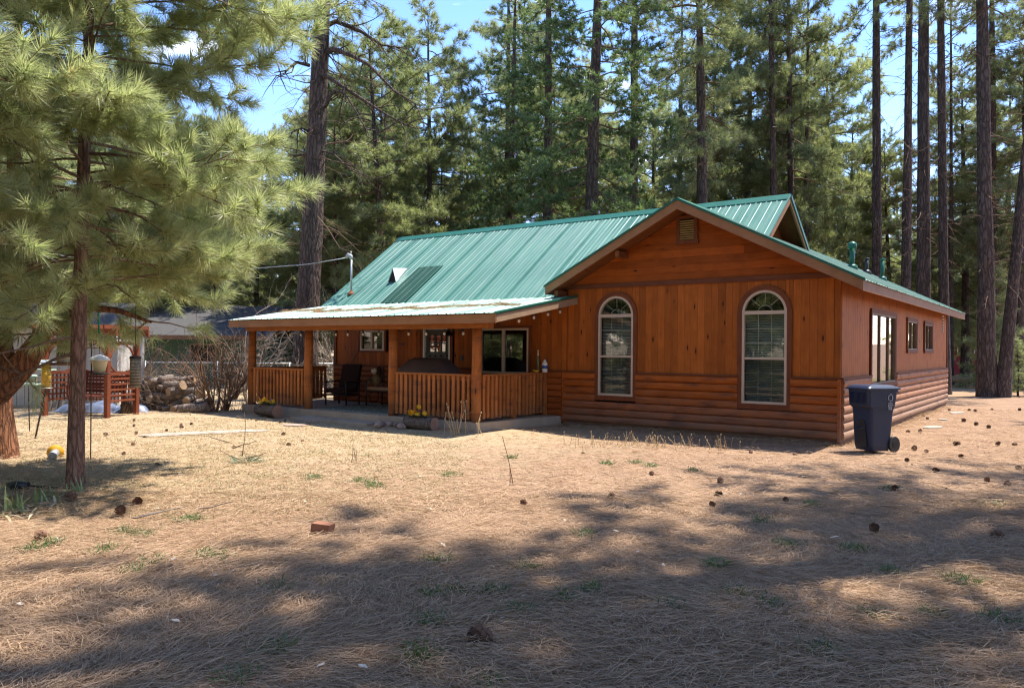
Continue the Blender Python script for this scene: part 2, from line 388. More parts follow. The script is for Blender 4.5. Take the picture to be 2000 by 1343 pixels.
# dry lawn lies on the left, needle litter under the trees on the right
lf = t.ramp(t.math('ADD', t.math('ADD', t.math('MULTIPLY', sx.outputs[0], -.10), t.math('MULTIPLY', sx.outputs[1], .09)), t.math('MULTIPLY', t.math('SUBTRACT', n_mid, .5), .9)), (.85, 0.0), (1.35, 1.0))
col = t.mix(t.math('MULTIPLY', lf, .8), litter, straw)
green = t.ramp(t.noise(v, 3.1, 4, .65), (.60, 0.0), (.70, 1.0))
col = t.mix(t.math('MULTIPLY', t.math('MULTIPLY', green, lf), .35), col, (.17, .19, .06))
h = t.math('ADD', n_fine, t.math('MULTIPLY', n_mid, 2.0))
t.surf(col, .95, .1, h, .7, .02)
M['ground'] = t.m
def grid_ground():
    n = 340
    s = np.linspace(-1, 1, n); k = 5.2
    xs = 300 * np.sinh(k * s) / np.sinh(k); ys = 300 * np.sinh(k * s) / np.sinh(k) + 9
    X, Y = np.meshgrid(xs, ys); Z = ground_z(X, Y)
    far = np.clip((np.hypot(X, Y - 10) - 60) / 200, 0, 1); Z = Z + far * 4
    V = np.stack([X, Y, Z], -1).reshape(-1, 3)
    i = np.arange(n * n).reshape(n, n)
    Fc = np.stack([i[:-1, :-1], i[:-1, 1:], i[1:, 1:], i[1:, :-1]], -1).reshape(-1, 4)
    o = link('ground', np_mesh('ground', V, Fc, smooth=True), None, M['ground']); o['kind'] = 'structure'
grid_ground()

# ------------------------------------------------------------------ the house (house frame: u left along the front, v back, z up)
GW, WL, UL = 5.65, 12.73, 13.06            # gable width, wing length, left end of the main front wall
house = thing('log_cabin', 'orange stained cabin with green metal roof, front gable and covered porch', 'house', CORNER, -TH)
BT = .022
def sub(parent, name, kind=None, label=None):
    o = bpy.data.objects.new(name, None); C.objects.link(o); o.parent = parent; o.empty_display_size = .1
    if kind: o['kind'] = kind
    if label: o['label'] = label
    return o
front_gable = sub(house, 'gable_wall'); porch_wall = sub(house, 'porch_wall'); side_wall = sub(house, 'side_wall')
# windows: (u0, u1, z0, z1) openings in the front wall; arched ones also have a half-round above z1
ARCH = [(3.975, 4.765, .655, 2.30), (.91, 1.71, .635, 2.30)]
def arch_z(i, u, r_off):
    u0, u1, z0, z1 = ARCH[i]; c = (u0 + u1) / 2; r = (u1 - u0) / 2 + r_off
    return z1 + math.sqrt(max(0.0, r * r - (u - c) ** 2))
def vboard(u0, u1, bot, top, mat, parent, name='board', v=0.0):
    """board with eased front edges; bot / top are lists of (u, z) from u0 to u1"""
    c = .005
    mb = MB(True)
    ring = [(u, z) for u, z in bot] + [(u, z) for u, z in reversed(top)]
    back = [(u, v, z) for u, z in ring]
    front = [(u0 + c if abs(u - u0) < 1e-6 else (u1 - c if abs(u - u1) < 1e-6 else u), v - BT, z) for u, z in ring]
    mid = [(u, v - BT + c, z) for u, z in ring]
    n = len(ring)
    fs = [tuple(range(n)), tuple(range(3 * n - 1, 2 * n - 1, -1))]
    for k in (0, n): fs += [(k + i, k + i + n, k + (i + 1) % n + n, k + (i + 1) % n) for i in range(n)]
    mb.add(back + mid + front, fs)
    return mb.build(name, mat, parent)
def wing_z(u): return 4.45 - .506 * abs(u - 2.85)
ZT = 1.15            # top of the log courses
ZB = 2.88            # band under the gable boards
u = .10
while u < GW - .10:
    w = random.choice((.135, .14, .145)); u1 = min(u + w, GW - .09)
    cuts = [u]
    cuts += [q for q in np.linspace(u, u1, 5)[1:-1]]; cuts.append(u1)
    hit = None
    for i, (a, b, z0, z1) in enumerate(ARCH):
        if u1 > a - .04 and u < b + .04: hit = i
    if hit is None: vboard(u, u1, [(u, ZT), (u1, ZT)], [(u, ZB), (u1, ZB)], M['board'], front_gable)
    else:
        a, b, z0, z1 = ARCH[hit]
        inner = [c for c in cuts if a - .04 <= c <= b + .04]
        # piece beside the opening
        if u < a - .04: vboard(u, a - .04, [(u, ZT), (a - .04, ZT)], [(u, ZB), (a - .04, ZB)], M['board'], front_gable)
        if u1 > b + .04: vboard(b + .04, u1, [(b + .04, ZT), (u1, ZT)], [(b + .04, ZB), (u1, ZB)], M['board'], front_gable)
        lo, hi = max(u, a - .04), min(u1, b + .04)
        if hi - lo > .012:
            us = list(np.linspace(lo, hi, 5))
            vboard(lo, hi, [(q, arch_z(hit, q, .04)) for q in us], [(lo, ZB), (hi, ZB)], M['board'], front_gable)
    u = u1
# level boards in the gable
VENT = (2.58, 3.06, 3.68, 4.20)
z = 2.97; k = 0
while z < 4.22:
    z1 = z + .148
    def lim(zz): d = (4.27 - zz) / .506; return 2.85 - d, 2.85 + d
    a0, b0 = lim(z); a1, b1 = lim(min(z1, 4.265))
    joints = [None, [3.9], None, [1.7], [4.3], None, [2.0], None, None, None][k % 10]
    spans = [(a0, b0, a1, b1)]
    if joints: j = joints[0]; spans = [(a0, j, a1, j), (j + .002, b0, j + .002, b1)]
    for p0, q0, p1, q1 in spans:
        if q0 - p0 < .05 or q1 < p1: continue
        c = .005; zt = min(z1, 4.265)
        mb = MB(True)
        back = [(p0, 0, z), (q0, 0, z), (q1, 0, zt), (p1, 0, zt)]
        mid = [(x, -BT + c, y) for x, _, y in back]
        fr = [(p0, -BT, z + c), (q0, -BT, z + c), (q1, -BT, zt - c), (p1, -BT, zt - c)]
        n = 4; fs = [(0, 1, 2, 3), (11, 10, 9, 8)]
        for kk in (0, 4): fs += [(kk + i, kk + i + n, kk + (i + 1) % n + n, kk + (i + 1) % n) for i in range(n)]
        mb.add(back + mid + fr, fs).build('board', M['board_h'], front_gable)
    z = z1; k += 1
MB(True).box(.0, GW, -.05, -.0, ZB, ZB + .09).build('band_trim', M['trim_h'], front_gable)
MB(True).box(-.01, .09, -.045, 0, ZT, ZB).build('corner_board', M['board'], front_gable)
MB(True).box(GW - .09, GW + .02, -.045, 0, .06, 2.76).build('corner_board', M['board'], front_gable)

def log_profile(z0, h, d=.055, n=7):
    out = []
    for i in range(n + 1):
        a = -PI / 2 + PI * i / n
        out.append((.018 + d * math.cos(a) ** .7 if abs(math.cos(a)) > 1e-6 else .018, z0 + h / 2 + h / 2 * math.sin(a)))
    return out
def log_course(a, b, z0, h, mat, parent, along='u', off=0.0, name='log'):
    pr = log_profile(z0, h)
    mb = MB(True)
    if along == 'u': pts = [(a, off + .0, z0)] + [(a, off - d, z) for d, z in pr] + [(a, off + .0, z0 + h)]; vec = (b - a, 0, 0)
    else: pts = [(off, a, z0)] + [(off - d, a, z) for d, z in pr] + [(off, a, z0 + h)]; vec = (0, b - a, 0)
    if b - a > 2.6 and random.random() < .55:                          # butt joint somewhere along the course
        j = random.uniform(.3, .7) * (b - a); ax_ = 0 if along == 'u' else 1
        MB(True).extrude(pts, tuple(x * (j - .003) / (b - a) for x in vec)).build(name, mat, parent)
        off_ = [0, 0, 0]; off_[ax_] = j
        return MB(True).extrude([tuple(p[i] + off_[i] for i in range(3)) for p in pts], tuple(x * (b - a - j) / (b - a) for x in vec)).build(name, mat, parent)
    o = mb.extrude(pts, vec).build(name, mat, parent)
    return o
LH = (ZT - .075 - .03) / 7
for k in range(7):
    z0 = .075 + k * LH
    ops = sorted([(a - .08, b + .08) for a, b, c, d in ARCH if z0 + LH > c - .09])
    x = .03
    for a, b in ops: log_course(x, a, z0, LH, M['log'], front_gable); x = b
    log_course(x, GW - .02, z0, LH, M['log'], front_gable)
def ledge(a, b, v0, parent, along='u'):
    mb = MB(True)
    if along == 'u': mb.box(a, b, v0 - .075, v0, ZT - .03, ZT)
    else: mb.box(v0 - .075, v0, a, b, ZT - .03, ZT)
    mb.build('ledge_trim', M['trim_h'], parent)
x = -.075
for a, b in sorted([(a - .08, b + .08) for a, b, c, d in ARCH]): ledge(x, a, 0, front_gable); x = b
ledge(x, GW + .02, 0, front_gable)
MB(True).box(-.02, .028, -.085, 0.0, .05, ZT - .031).build('corner_board', M['log'], front_gable)
MB(True).box(-.02, GW, -.012, .05, -.1, .074).build('foundation', M['dirty'], front_gable)

# arched windows
def arched_window(i):
    u0, u1, z0, z1 = ARCH[i]; c = (u0 + u1) / 2; r = (u1 - u0) / 2
    w = sub(house, 'arched_window')
    def archring(mb, ra, rb, va, vb, za, n=20, legs=None, mi=0):
        """half ring plus legs down to za"""
        pin = [(c + ra * math.cos(PI * k / n), z1 + ra * math.sin(PI * k / n)) for k in range(n + 1)]
        pout = [(c + rb * math.cos(PI * k / n), z1 + rb * math.sin(PI * k / n)) for k in range(n + 1)]
        if legs is not None: pin = [(c + ra, legs)] + pin + [(c - ra, legs)]; pout = [(c + rb, legs)] + pout + [(c - rb, legs)]
        vs, fs = [], []; m = len(pin)
        for v in (va, vb):
            for p in pin: vs.append((p[0], v, p[1]))
            for p in pout: vs.append((p[0], v, p[1]))
        for k in range(m - 1):
            fs += [(k, k + 1, m + k + 1, m + k), (2 * m + k, 3 * m + k, 3 * m + k + 1, 2 * m + k + 1),
                   (k, 2 * m + k, 2 * m + k + 1, k + 1), (m + k, m + k + 1, 3 * m + k + 1, 3 * m + k)]
        fs += [(0, m, 3 * m, 2 * m), (m - 1, 3 * m - 1, 4 * m - 1, 2 * m - 1)]
        mb.add(vs, fs, mi)
    tr = MB(True); archring(tr, r + .012, r + .10, -.052, -.0, 0, legs=z0 + .0)
    tr.box(u0 - .10, u1 + .10, -.055, 0, z0 - .10, z0 - .001)
    tr.build('casing', M['trim'], w)
    fr = MB(True); archring(fr, r - .035, r + .010, -.045, .03, 0, legs=z0)
    fr.box(u0 + .036, u1 - .036, -.044, .029, z0 + .001, z0 + .045)
    fr.box(u0 + .036, u1 - .036, -.044, .029, z1 - .03, z1 + .035)
    fr.box(u0 + .036, u1 - .036, -.040, .029, 1.445, 1.485)
    fr.build('frame', M['frame'], w)
    mu = MB(True)
    zs = [z1 - .03, 1.485, 1.445, z0 + .045]
    for q in (1, 2):
        x = u0 + .035 + (u1 - u0 - .07) * q / 3
        mu.box(x - .006, x + .006, .012, .02, 1.486, z1 - .031); mu.box(x - .006, x + .006, .012, .02, z0 + .046, 1.444)
        zz = 1.485 + (z1 - .03 - 1.485) * q / 3; mu.box(u0 + .037, u1 - .037, .0135, .0185, zz - .006, zz + .006)
        zz = z0 + .045 + (1.445 - z0 - .045) * q / 3; mu.box(u0 + .037, u1 - .037, .0135, .0185, zz - .006, zz + .006)
    for an in (45, 90, 135):
        mu.bar((c + .14 * math.cos(R(an)), .012, z1 + .03 + .14 * math.sin(R(an))), (c + (r - .036) * math.cos(R(an)), .012, z1 + (r - .036) * math.sin(R(an))), .011, .008, up=(0, 1, 0))
    archring(mu, .13, .142, .008, .016, 0, 10, legs=None)
    mu.build('muntin', M['frame_in'], w)
    def pane(pts): MB(True).add(pts, [tuple(range(len(pts)))[::-1]]).build('pane', M['glass'], w)
    n = 16
    for a, b in ((1.485, z1 - .03), (z0 + .045, 1.445)): pane_mesh([(u0 + .03, 0.0, a - .004), (u1 - .03, 0.0, a - .004), (u1 - .03, 0.0, b + .004), (u0 + .03, 0.0, b + .004)], w)
    pane_mesh([(c - (r - .03) * math.cos(PI * k / n), 0.0, z1 + .02 + (r - .03) * math.sin(PI * k / n) * .98) for k in range(n + 1)], w)
    pane_mesh([(u0 + .03, -.012, z0 + .044), (u1 - .03, -.012, z0 + .044), (u1 - .03, -.012, 1.446), (u0 + .03, -.012, 1.446)], w, 'insect_screen', M['screen'])
    bl = MB(True); zz = z0 + .05
    while zz < z1 - .03: bl.bar((u0 + .03, .085, zz), (u1 - .03, .085, zz), .034, .003, up=(0, -.5, .87)); zz += .03
    o = bl.build('blind', M['blind'], w); o['kind'] = 'stuff'
def pane_mesh(pts, parent, name='pane', mat=None):
    vv = [(-a, b, c) for a, b, c in pts]                             # one face, turned outwards
    me = bpy.data.meshes.new(name); n = Vector(vv[1]) - Vector(vv[0]); m = Vector(vv[2]) - Vector(vv[0])
    fn = n.cross(m); out = Vector((0, -1, 0)) if abs(fn.y) > abs(fn.x) else Vector((1, 0, 0))
    idx = list(range(len(vv)))
    if fn.dot(out) < 0: idx.reverse()
    me.from_pydata(vv, [], [idx]); me.update(); me.materials.append(mat or M['glass']); return link(name, me, parent)
for i in (0, 1): arched_window(i)

# gable louvre
gv = sub(house, 'gable_vent')
mb = MB(True); mb.box(2.58, 3.06, -.06, -.0, 3.66, 3.735); mb.box(2.60, 3.04, -.06, -.0, 4.15, 4.21); mb.box(2.60, 2.67, -.058, 0, 3.736, 4.149); mb.box(2.97, 3.04, -.058, 0, 3.736, 4.149)
mb.build('casing', M['trim'], gv)
for k in range(9):
    zz = 3.76 + k * .043
    MB(True).bar((2.672, -.043, zz), (2.968, -.043, zz), .03, .006, up=(0, .75, .66)).build('slat', M['louver'], gv)
MB(True).box(2.672, 2.968, -.026, -.0225, 3.736, 4.149).build('backing', M['dark'], gv)

# porch wall: boards, logs, door, two windows
MAINW = (6.56, 7.95, 1.04, 2.07); SMALLW = (11.12, 12.02, 1.53, 2.06); DOOR = (8.88, 9.77, .20, 2.10)
PT = 2.70
u = GW + .021
while u < UL - .09:
    u1 = min(u + .14, UL - .09)
    segs = [(ZT, PT)]
    for a, b, z0, z1 in (MAINW, SMALLW, DOOR):
        if u1 > a - .03 and u < b + .03:
            ns = []
            for s0, s1 in segs:
                if z0 - .03 > s0 + .02: ns.append((s0, z0 - .03))
                if z1 + .03 < s1: ns.append((z1 + .03, s1))
            segs = ns
    for s0, s1 in segs: vboard(u, u1, [(u, s0), (u1, s0)], [(u, s1), (u1, s1)], M['board'], porch_wall)
    u = u1
for k in range(7):
    z0 = .17 + k * (ZT - .20) / 7; h = (ZT - .20) / 7
    x = GW + .03
    ops = [(DOOR[0] - .06, DOOR[1] + .06)] + ([(MAINW[0] - .06, MAINW[1] + .06)] if z0 + h > MAINW[2] - .05 else [])
    for a, b in sorted(ops): log_course(x, a, z0, h, M['log_porch'], porch_wall); x = b
    log_course(x, UL - .02, z0, h, M['log_porch'], porch_wall)
x = GW + .021
for a, b in sorted([(DOOR[0] - .06, DOOR[1] + .06), (MAINW[0] - .06, MAINW[1] + .06)]): ledge(x, a, 0, porch_wall); x = b
ledge(x, UL, 0, porch_wall)
MB(True).box(UL - .09, UL + .01, -.05, 0, .17, PT).build('corner_board', M['trim'], porch_wall)
def casing(mb, a, b, z0, z1, w=.07, d=.045, sill=True, v=0.0):
    mb.box(a - w, a, v - d, v, z0, z1); mb.box(b, b + w, v - d, v, z0, z1); mb.box(a - w - .02, b + w + .02, v - d - .004, v, z1 + .001, z1 + w)
    if sill: mb.box(a - w, b + w, v - d - .006, v, z0 - w, z0 - .001)
def slider(op, name, split, trim_w=.0, gm='glass'):
    a, b, z0, z1 = op; w = sub(house, name)
    if trim_w: mb = MB(True); casing(mb, a, b, z0, z1, trim_w); mb.build('casing', M['trim'], w)
    fr = MB(True); t_ = .045
    fr.box(a, b, -.05, .03, z0, z0 + t_); fr.box(a, b, -.05, .03, z1 - t_, z1); fr.box(a, a + t_, -.049, .029, z0 + t_, z1 - t_); fr.box(b - t_, b, -.049, .029, z0 + t_, z1 - t_)
    fr.box(split - .025, split + .025, -.046, .029, z0 + t_, z1 - t_)
    fr.build('frame', M['frame'], w)
    pane_mesh([(a + .04, 0, z0 + .04), (split - .02, 0, z0 + .04), (split - .02, 0, z1 - .04), (a + .04, 0, z1 - .04)], w, 'pane', M[gm])
    pane_mesh([(split + .02, .005, z0 + .04), (b - .04, .005, z0 + .04), (b - .04, .005, z1 - .04), (split + .02, .005, z1 - .04)], w, 'pane', M[gm])
    pane_mesh([(split + .02, -.02, z0 + .045), (b - .045, -.02, z0 + .045), (b - .045, -.02, z1 - .045), (split + .02, -.02, z1 - .045)], w, 'insect_screen', M['screen'])
    return w
slider(MAINW, 'sliding_window', 7.28, 0.06, 'glass_main'); slider(SMALLW, 'small_window', 11.60, .05)
# front door, ajar screen frame left out: dark door with six lights over a shelf and two panels
dr = sub(house, 'front_door')
mb = MB(True); casing(mb, DOOR[0], DOOR[1], .17, DOOR[3], .07, .04, False); mb.build('casing', M['trim'], dr)
mb = MB(True); mb.box(DOOR[1] - .05, DOOR[1], -.035, .05, .17, DOOR[3]); mb.box(DOOR[0], DOOR[0] + .05, -.035, .05, .17, DOOR[3]); mb.box(DOOR[0] + .05, DOOR[1] - .05, -.035, .05, DOOR[3] - .04, DOOR[3]); mb.build('frame', M['white'], dr)
a, b = DOOR[0] + .052, DOOR[1] - .052; mid = (a + b) / 2
leaf = MB(True); st = .11
leaf.box(a, a + st, .03, .075, .19, 2.055); leaf.box(b - st, b, .03, .075, .19, 2.055)
leaf.box(a + st, b - st, .03, .075, .19, .36); leaf.box(a + st, b - st, .03, .075, 1.38, 1.52); leaf.box(a + st, b - st, .03, .075, 1.93, 2.055)
leaf.box(mid - .04, mid + .04, .03, .075, .36, 1.38)
leaf.box(a + st, mid - .04, .045, .07, .36, 1.38); leaf.box(mid + .04, b - st, .045, .07, .36, 1.38)
lf_ = leaf.build('door_leaf', M['door'], dr)
sh = MB(True); sh.box(a + .03, b - .03, -.02, .03, 1.45, 1.50)
for q in range(4): x = a + .12 + (b - a - .24) * q / 3; sh.box(x - .02, x + .02, -.01, .03, 1.40, 1.449)
sh.build('shelf', M['door'], dr)
gb = MB(True)
for q in (1, 2): x = a + st + (b - a - 2 * st) * q / 3; gb.box(x - .012, x + .012, .028, .07, 1.521, 1.929)
gb.box(a + st, b - st, .03, .068, 1.72, 1.745); gb.build('glazing_bar', M['door'], dr)
for q in range(3):
    for zz in ((1.52, 1.72), (1.745, 1.93)):
        x0 = a + st + (b - a - 2 * st) * q / 3; x1 = a + st + (b - a - 2 * st) * (q + 1) / 3
        pane_mesh([(x0, .05, zz[0]), (x1, .05, zz[0]), (x1, .05, zz[1]), (x0, .05, zz[1])], dr, 'pane', M['glass_door'] if 'glass_door' in M else M['glass_dark'])
MB(True).tube([(b - .05, .0, 1.05), (b - .05, -.05, 1.05)], .012).ball((b - .05, -.06, 1.05), .028).build('door_knob', M['iron'], dr)
# gooseneck lamp, doorbell plate, house-number plate
lamp = sub(house, 'wall_lamp')
MB(True).tube([(8.49, -.024, 2.09), (8.49, -.045, 2.09)], .05, 12).build('mount', M['black'], lamp)
MB(True).tube([(8.49, -.04, 2.09), (8.52, -.12, 2.15), (8.58, -.25, 2.165), (8.63, -.34, 2.12), (8.64, -.36, 2.06)], .011).build('arm', M['black'], lamp)
MB(True).lathe([(.02, .09), (.035, .085), (.04, .03), (.06, .01), (.15, -.07), (.155, -.085), (.147, -.085), (.05, .0)], 20, (8.64, -.36, 1.98)).build('shade', M['black'], lamp)
MB(True).box(8.47, 8.55, -.05, -.023, 1.32, 1.44).build('doorbell_plate', M['black'], house)
MB(True).box(10.4, 10.62, -.034, -.023, 1.69, 1.715).build('name_plate', M['iron'], house)

# side wall (faces right)
SW = [(2.25, 4.62, .96, 2.37), (6.08, 7.32, 1.66, 2.34), (8.55, 9.80, 1.66, 2.34)]
def lowest(v0, v1): return [(a, b, c, d) for a, b, c, d in SW if v1 > a - .03 and v0 < b + .03]
mbs = MB(True); v_ = .0
while v_ < WL - .08:
    v1 = min(v_ + .14, WL - .08); segs = [(ZT, 2.84)]
    for a, b, z0, z1 in lowest(v_, v1):
        ns = []
        for s0, s1 in segs:
            if z0 - .03 > s0 + .02: ns.append((s0, z0 - .03))
            if z1 + .03 < s1: ns.append((z1 + .03, s1))
        segs = ns
    for s0, s1 in segs:
        c = .007
        mbs.extrude([(0, v_, s0), (-BT + c, v_, s0), (-BT, v_ + c, s0), (-BT, v1 - c, s0), (-BT + c, v1, s0), (0, v1, s0)], (0, 0, s1 - s0))
    v_ = v1
o = mbs.build('siding_boards', M['board_side'], side_wall); o['kind'] = 'stuff'
MB(True).box(-.045, 0, WL - .08, WL, .06, 2.84).build('corner_board', M['trim'], side_wall)
for k in range(7):
    z0 = .075 + k * LH
    x = .0
    if z0 + LH > .90:
        log_course(x, 2.25 - .08, z0, LH, M['log_side'], side_wall, 'v'); x = 4.62 + .08
    log_course(x, WL - .01, z0, LH, M['log_side'], side_wall, 'v')
ledge(0, 2.17, 0, side_wall, 'v'); ledge(4.70, WL, 0, side_wall, 'v')
MB(True).box(-.012, .05, 0, WL, -.1, .074).build('foundation', M['dirty'], side_wall)
for i, (a, b, z0, z1) in enumerate(SW):
    w = sub(house, 'side_window'); tw = .08
    mb = MB(True); d = .055
    mb.box(-d, 0, a - tw, a, z0, z1); mb.box(-d, 0, b, b + tw, z0, z1); mb.box(-d - .006, 0, a - tw - .02, b + tw + .02, z1 + .001, z1 + tw); mb.box(-d - .008, 0, a - tw, b + tw, z0 - tw, z0 - .001)
    mb.build('casing', M['trim'], w)
    fr = MB(True); t_ = .03
    fr.box(-.048, .03, a, b, z0, z0 + t_); fr.box(-.048, .03, a, b, z1 - t_, z1); fr.box(-.046, .029, a, a + t_, z0 + t_, z1 - t_); fr.box(-.046, .029, b - t_, b, z0 + t_, z1 - t_)
    for sp in ([a + (b - a) * .36, a + (b - a) * .72] if i == 0 else [(a + b) / 2]): fr.box(-.030, .028, sp - .014, sp + .014, z0 + t_, z1 - t_)
    fr.build('frame', M['frame_side'], w)
    for c0, c1 in ((a + .03, a + (b - a) * .24), (b - (b - a) * .24, b - .03)): MB(True).box(.07, .09, c0, c1, z0, z1).build('curtain', M['curtain'], w)
    pane_mesh([(0.0, a + .04, z0 + .04), (0.0, b - .04, z0 + .04), (0.0, b - .04, z1 - .04), (0.0, a + .04, z1 - .04)], w, 'pane', M['glass_dark'])

# walls that carry the roof behind, floors, inside darkness
mb = MB(True)
mb.box(GW, GW + .1, 6.0, WL, 0, 2.85); mb.box(.03, GW + .1, WL, WL + .1, 0, 2.9); mb.box(GW + .1, UL, 6.0, 6.1, 0, 2.7)
mb.build('back_wall', M['board'], house)
mb = MB(True); mb.extrude([(UL - .06, .0, .0), (UL - .06, 6.0, 0), (UL - .06, 6.0, 2.7), (UL - .06, 3.0, 4.85), (UL - .06, 0, 2.7)], (.06, 0, 0)); mb.build('end_wall', M['board'], house)
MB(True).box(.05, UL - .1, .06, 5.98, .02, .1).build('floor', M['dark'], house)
# near-black partitions close the rooms behind the glass, their darkness put into the colour
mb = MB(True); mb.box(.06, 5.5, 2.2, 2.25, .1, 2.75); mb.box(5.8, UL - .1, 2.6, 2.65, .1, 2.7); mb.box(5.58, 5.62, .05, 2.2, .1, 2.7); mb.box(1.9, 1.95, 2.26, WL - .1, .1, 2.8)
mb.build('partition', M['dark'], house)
# gable wall of the main roof rising over the wing roof
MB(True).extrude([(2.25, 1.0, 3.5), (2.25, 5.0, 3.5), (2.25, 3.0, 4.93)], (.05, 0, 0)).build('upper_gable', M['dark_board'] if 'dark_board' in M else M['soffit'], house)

# roofs: ribbed metal panels
def ribbed(mb, o, du, dn, L, w, lift=.0):
    """one sheet: origin o, du unit across, dn unit down the slope; four high ribs and low ones between"""
    o, du, dn = Vector(o), Vector(du), Vector(dn); up = du.cross(dn); up = up if up.z > 0 else -up
    prof = []; n = 4; p = w / n
    prof.append((0, .0))
    for k in range(n):
        x = k * p
        prof += [(x + .0, .017), (x + .016, .017), (x + .03, 0), (x + p * .50, 0), (x + p * .54, .006), (x + p * .62, .006), (x + p * .66, 0), (x + p - .014, 0)]
    prof.append((w, .0))
    vs = [o + du * x + up * (h + lift) for x, h in prof] + [o + du * x + up * (h + lift) + dn * L for x, h in prof]
    k = len(prof)
    mb.add(vs, [(i, i + 1, k + i + 1, k + i) for i in range(k - 1)])
main_roof = sub(house, 'roof', label='long green metal roof over the main room and front wing')
RV, RZ, EZ = 3.0, 4.97, 2.74
U0, U1 = 1.77, 13.65; npan = 13; pw = (U1 - U0) / npan
dn = Vector((0, -RV, EZ - RZ)).normalized(); LS = math.hypot(RV, RZ - EZ)
for k in range(npan):
    a = U0 + k * pw; L = LS + .02
    if a < 5.2: L = LS - .75
    mb = MB(True); ribbed(mb, (a, RV, RZ), (1, 0, 0), dn, L, pw, .012)
    mb.build('roof_panel', M['roof'], main_roof)
    mb = MB(True); ribbed(mb, (a, RV, RZ), (1, 0, 0), (dn[0], -dn[1], dn[2]), LS + .2, pw, .012); mb.build('back_panel', M['roof'], main_roof)
MB(True).extrude([(U0, RV - .17, RZ - .10), (U0, RV - .17, RZ - .085), (U0, RV, RZ + .055), (U0, RV + .17, RZ - .085), (U0, RV + .17, RZ - .10), (U0, RV, RZ + .038)], (U1 - U0 + .02, 0, 0)).build('ridge_cap', M['cap'], main_roof)
mb = MB(True); mb.extrude([(5.9, 0.02, EZ - .03), (5.9, 6.0, EZ - .03), (5.9, RV, RZ - .05)], (UL - 6.0, 0, 0)); mb.build('attic', M['soffit'], main_roof)
def rake(mb, uu, w, v0, z0, v1, z1, h=.15, mi=0): mb.extrude([(uu, v0, z0 - h), (uu, v1, z1 - h), (uu, v1, z1), (uu, v0, z0)], (w, 0, 0), mi)
mb = MB(True); s_ = (RZ - EZ) / RV
for q_ in ((U1 - .04, .04, 0, EZ - .0, RV, RZ - .0), (U1 - .04, .04, RV + .001, RZ, 6.2, RZ - 3.2 * s_), (U0, .04, 1.3, RZ - 1.7 * s_, RV, RZ), (U0, .04, RV + .001, RZ, 4.9, RZ - 1.9 * s_)):
    mb = MB(True); rake(mb, *q_); mb.build('rake_board', M['fascia'], main_roof)
for q_ in ((U0 - .025, .03, RV - .0, RZ + .045, 4.9, RZ + .045 - 1.9 * s_, .09), (U0 - .012, .02, 1.3, RZ + .03 - 1.7 * s_, RV - .001, RZ + .03, .02)):
    mb = MB(True); rake(mb, *q_); mb.build('rake_flashing', M['cap'], main_roof)
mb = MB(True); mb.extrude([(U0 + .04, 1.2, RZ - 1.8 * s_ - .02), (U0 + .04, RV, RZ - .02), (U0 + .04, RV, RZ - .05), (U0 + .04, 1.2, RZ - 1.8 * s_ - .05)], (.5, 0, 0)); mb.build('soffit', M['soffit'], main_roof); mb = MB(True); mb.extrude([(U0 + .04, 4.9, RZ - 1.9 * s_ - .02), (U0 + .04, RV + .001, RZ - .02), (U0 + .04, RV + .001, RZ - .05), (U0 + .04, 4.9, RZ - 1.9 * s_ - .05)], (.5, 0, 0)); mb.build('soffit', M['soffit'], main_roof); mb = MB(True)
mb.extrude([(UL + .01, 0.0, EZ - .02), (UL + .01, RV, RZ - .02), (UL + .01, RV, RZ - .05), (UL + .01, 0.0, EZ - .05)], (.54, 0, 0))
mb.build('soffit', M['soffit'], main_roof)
# darker patch sheet and the triangular vent on it, mast
def slope_pt(u, v): return (u, v, EZ + (RZ - EZ) * v / RV)
patch = MB(True); p0 = Vector(slope_pt(10.40, 1.42)); ribbed(patch, p0, (1, 0, 0), dn, 1.42 * LS / RV, pw * .985, .028); patch.build('roof_panel', M['roof_dark'], main_roof)['label'] = 'dark green unfaded panel'
nv = Vector((0, -(RZ - EZ), RV)).normalized()
b0 = Vector(slope_pt(11.90, .84)) + nv * .03; b1 = Vector(slope_pt(11.58, .84)) + nv * .03; tp = Vector(slope_pt(11.75, .86)) + Vector((0, -.0, .40)); bk = Vector(slope_pt(11.72, 1.42)) + nv * .03
vt = sub(main_roof, 'roof_vent')
MB(True).add([b1, tp, bk], [(0, 1, 2)]).add([b0, tp, bk], [(0, 1, 2)]).build('hood', M['steel_vent'], vt)
MB(True).add([b0 + Vector((0, .03, 0)), b1 + Vector((0, .03, 0)), tp + Vector((0, .03, 0))], [(0, 1, 2)]).build('mesh_opening', M['dark'], vt)
mast = sub(main_roof, 'service_mast')
pm = Vector(slope_pt(12.95, .45))
MB(True).tube([pm, pm + Vector((0, 0, .98))], .03).build('pipe', M['galv'], mast)
MB(True).tube([pm + Vector((0, 0, .96)), pm + Vector((.02, -.0, 1.06)), pm + Vector((.10, -.02, 1.1)), pm + Vector((.18, -.04, 1.02))], [.035, .06, .06, .04]).build('weatherhead', M['galv'], mast)
MB(True).lathe([(.11, 0), (.10, .03), (.05, .08), (.035, .11)], 12, pm - Vector((0, 0, .01))).build('boot', M['rust'], mast)
MB(True).tube([pm + Vector((.0, 0, 1.0)), pm + Vector((.02, 0, 1.2))], .008).build('insulator_pin', M['galv'], mast)

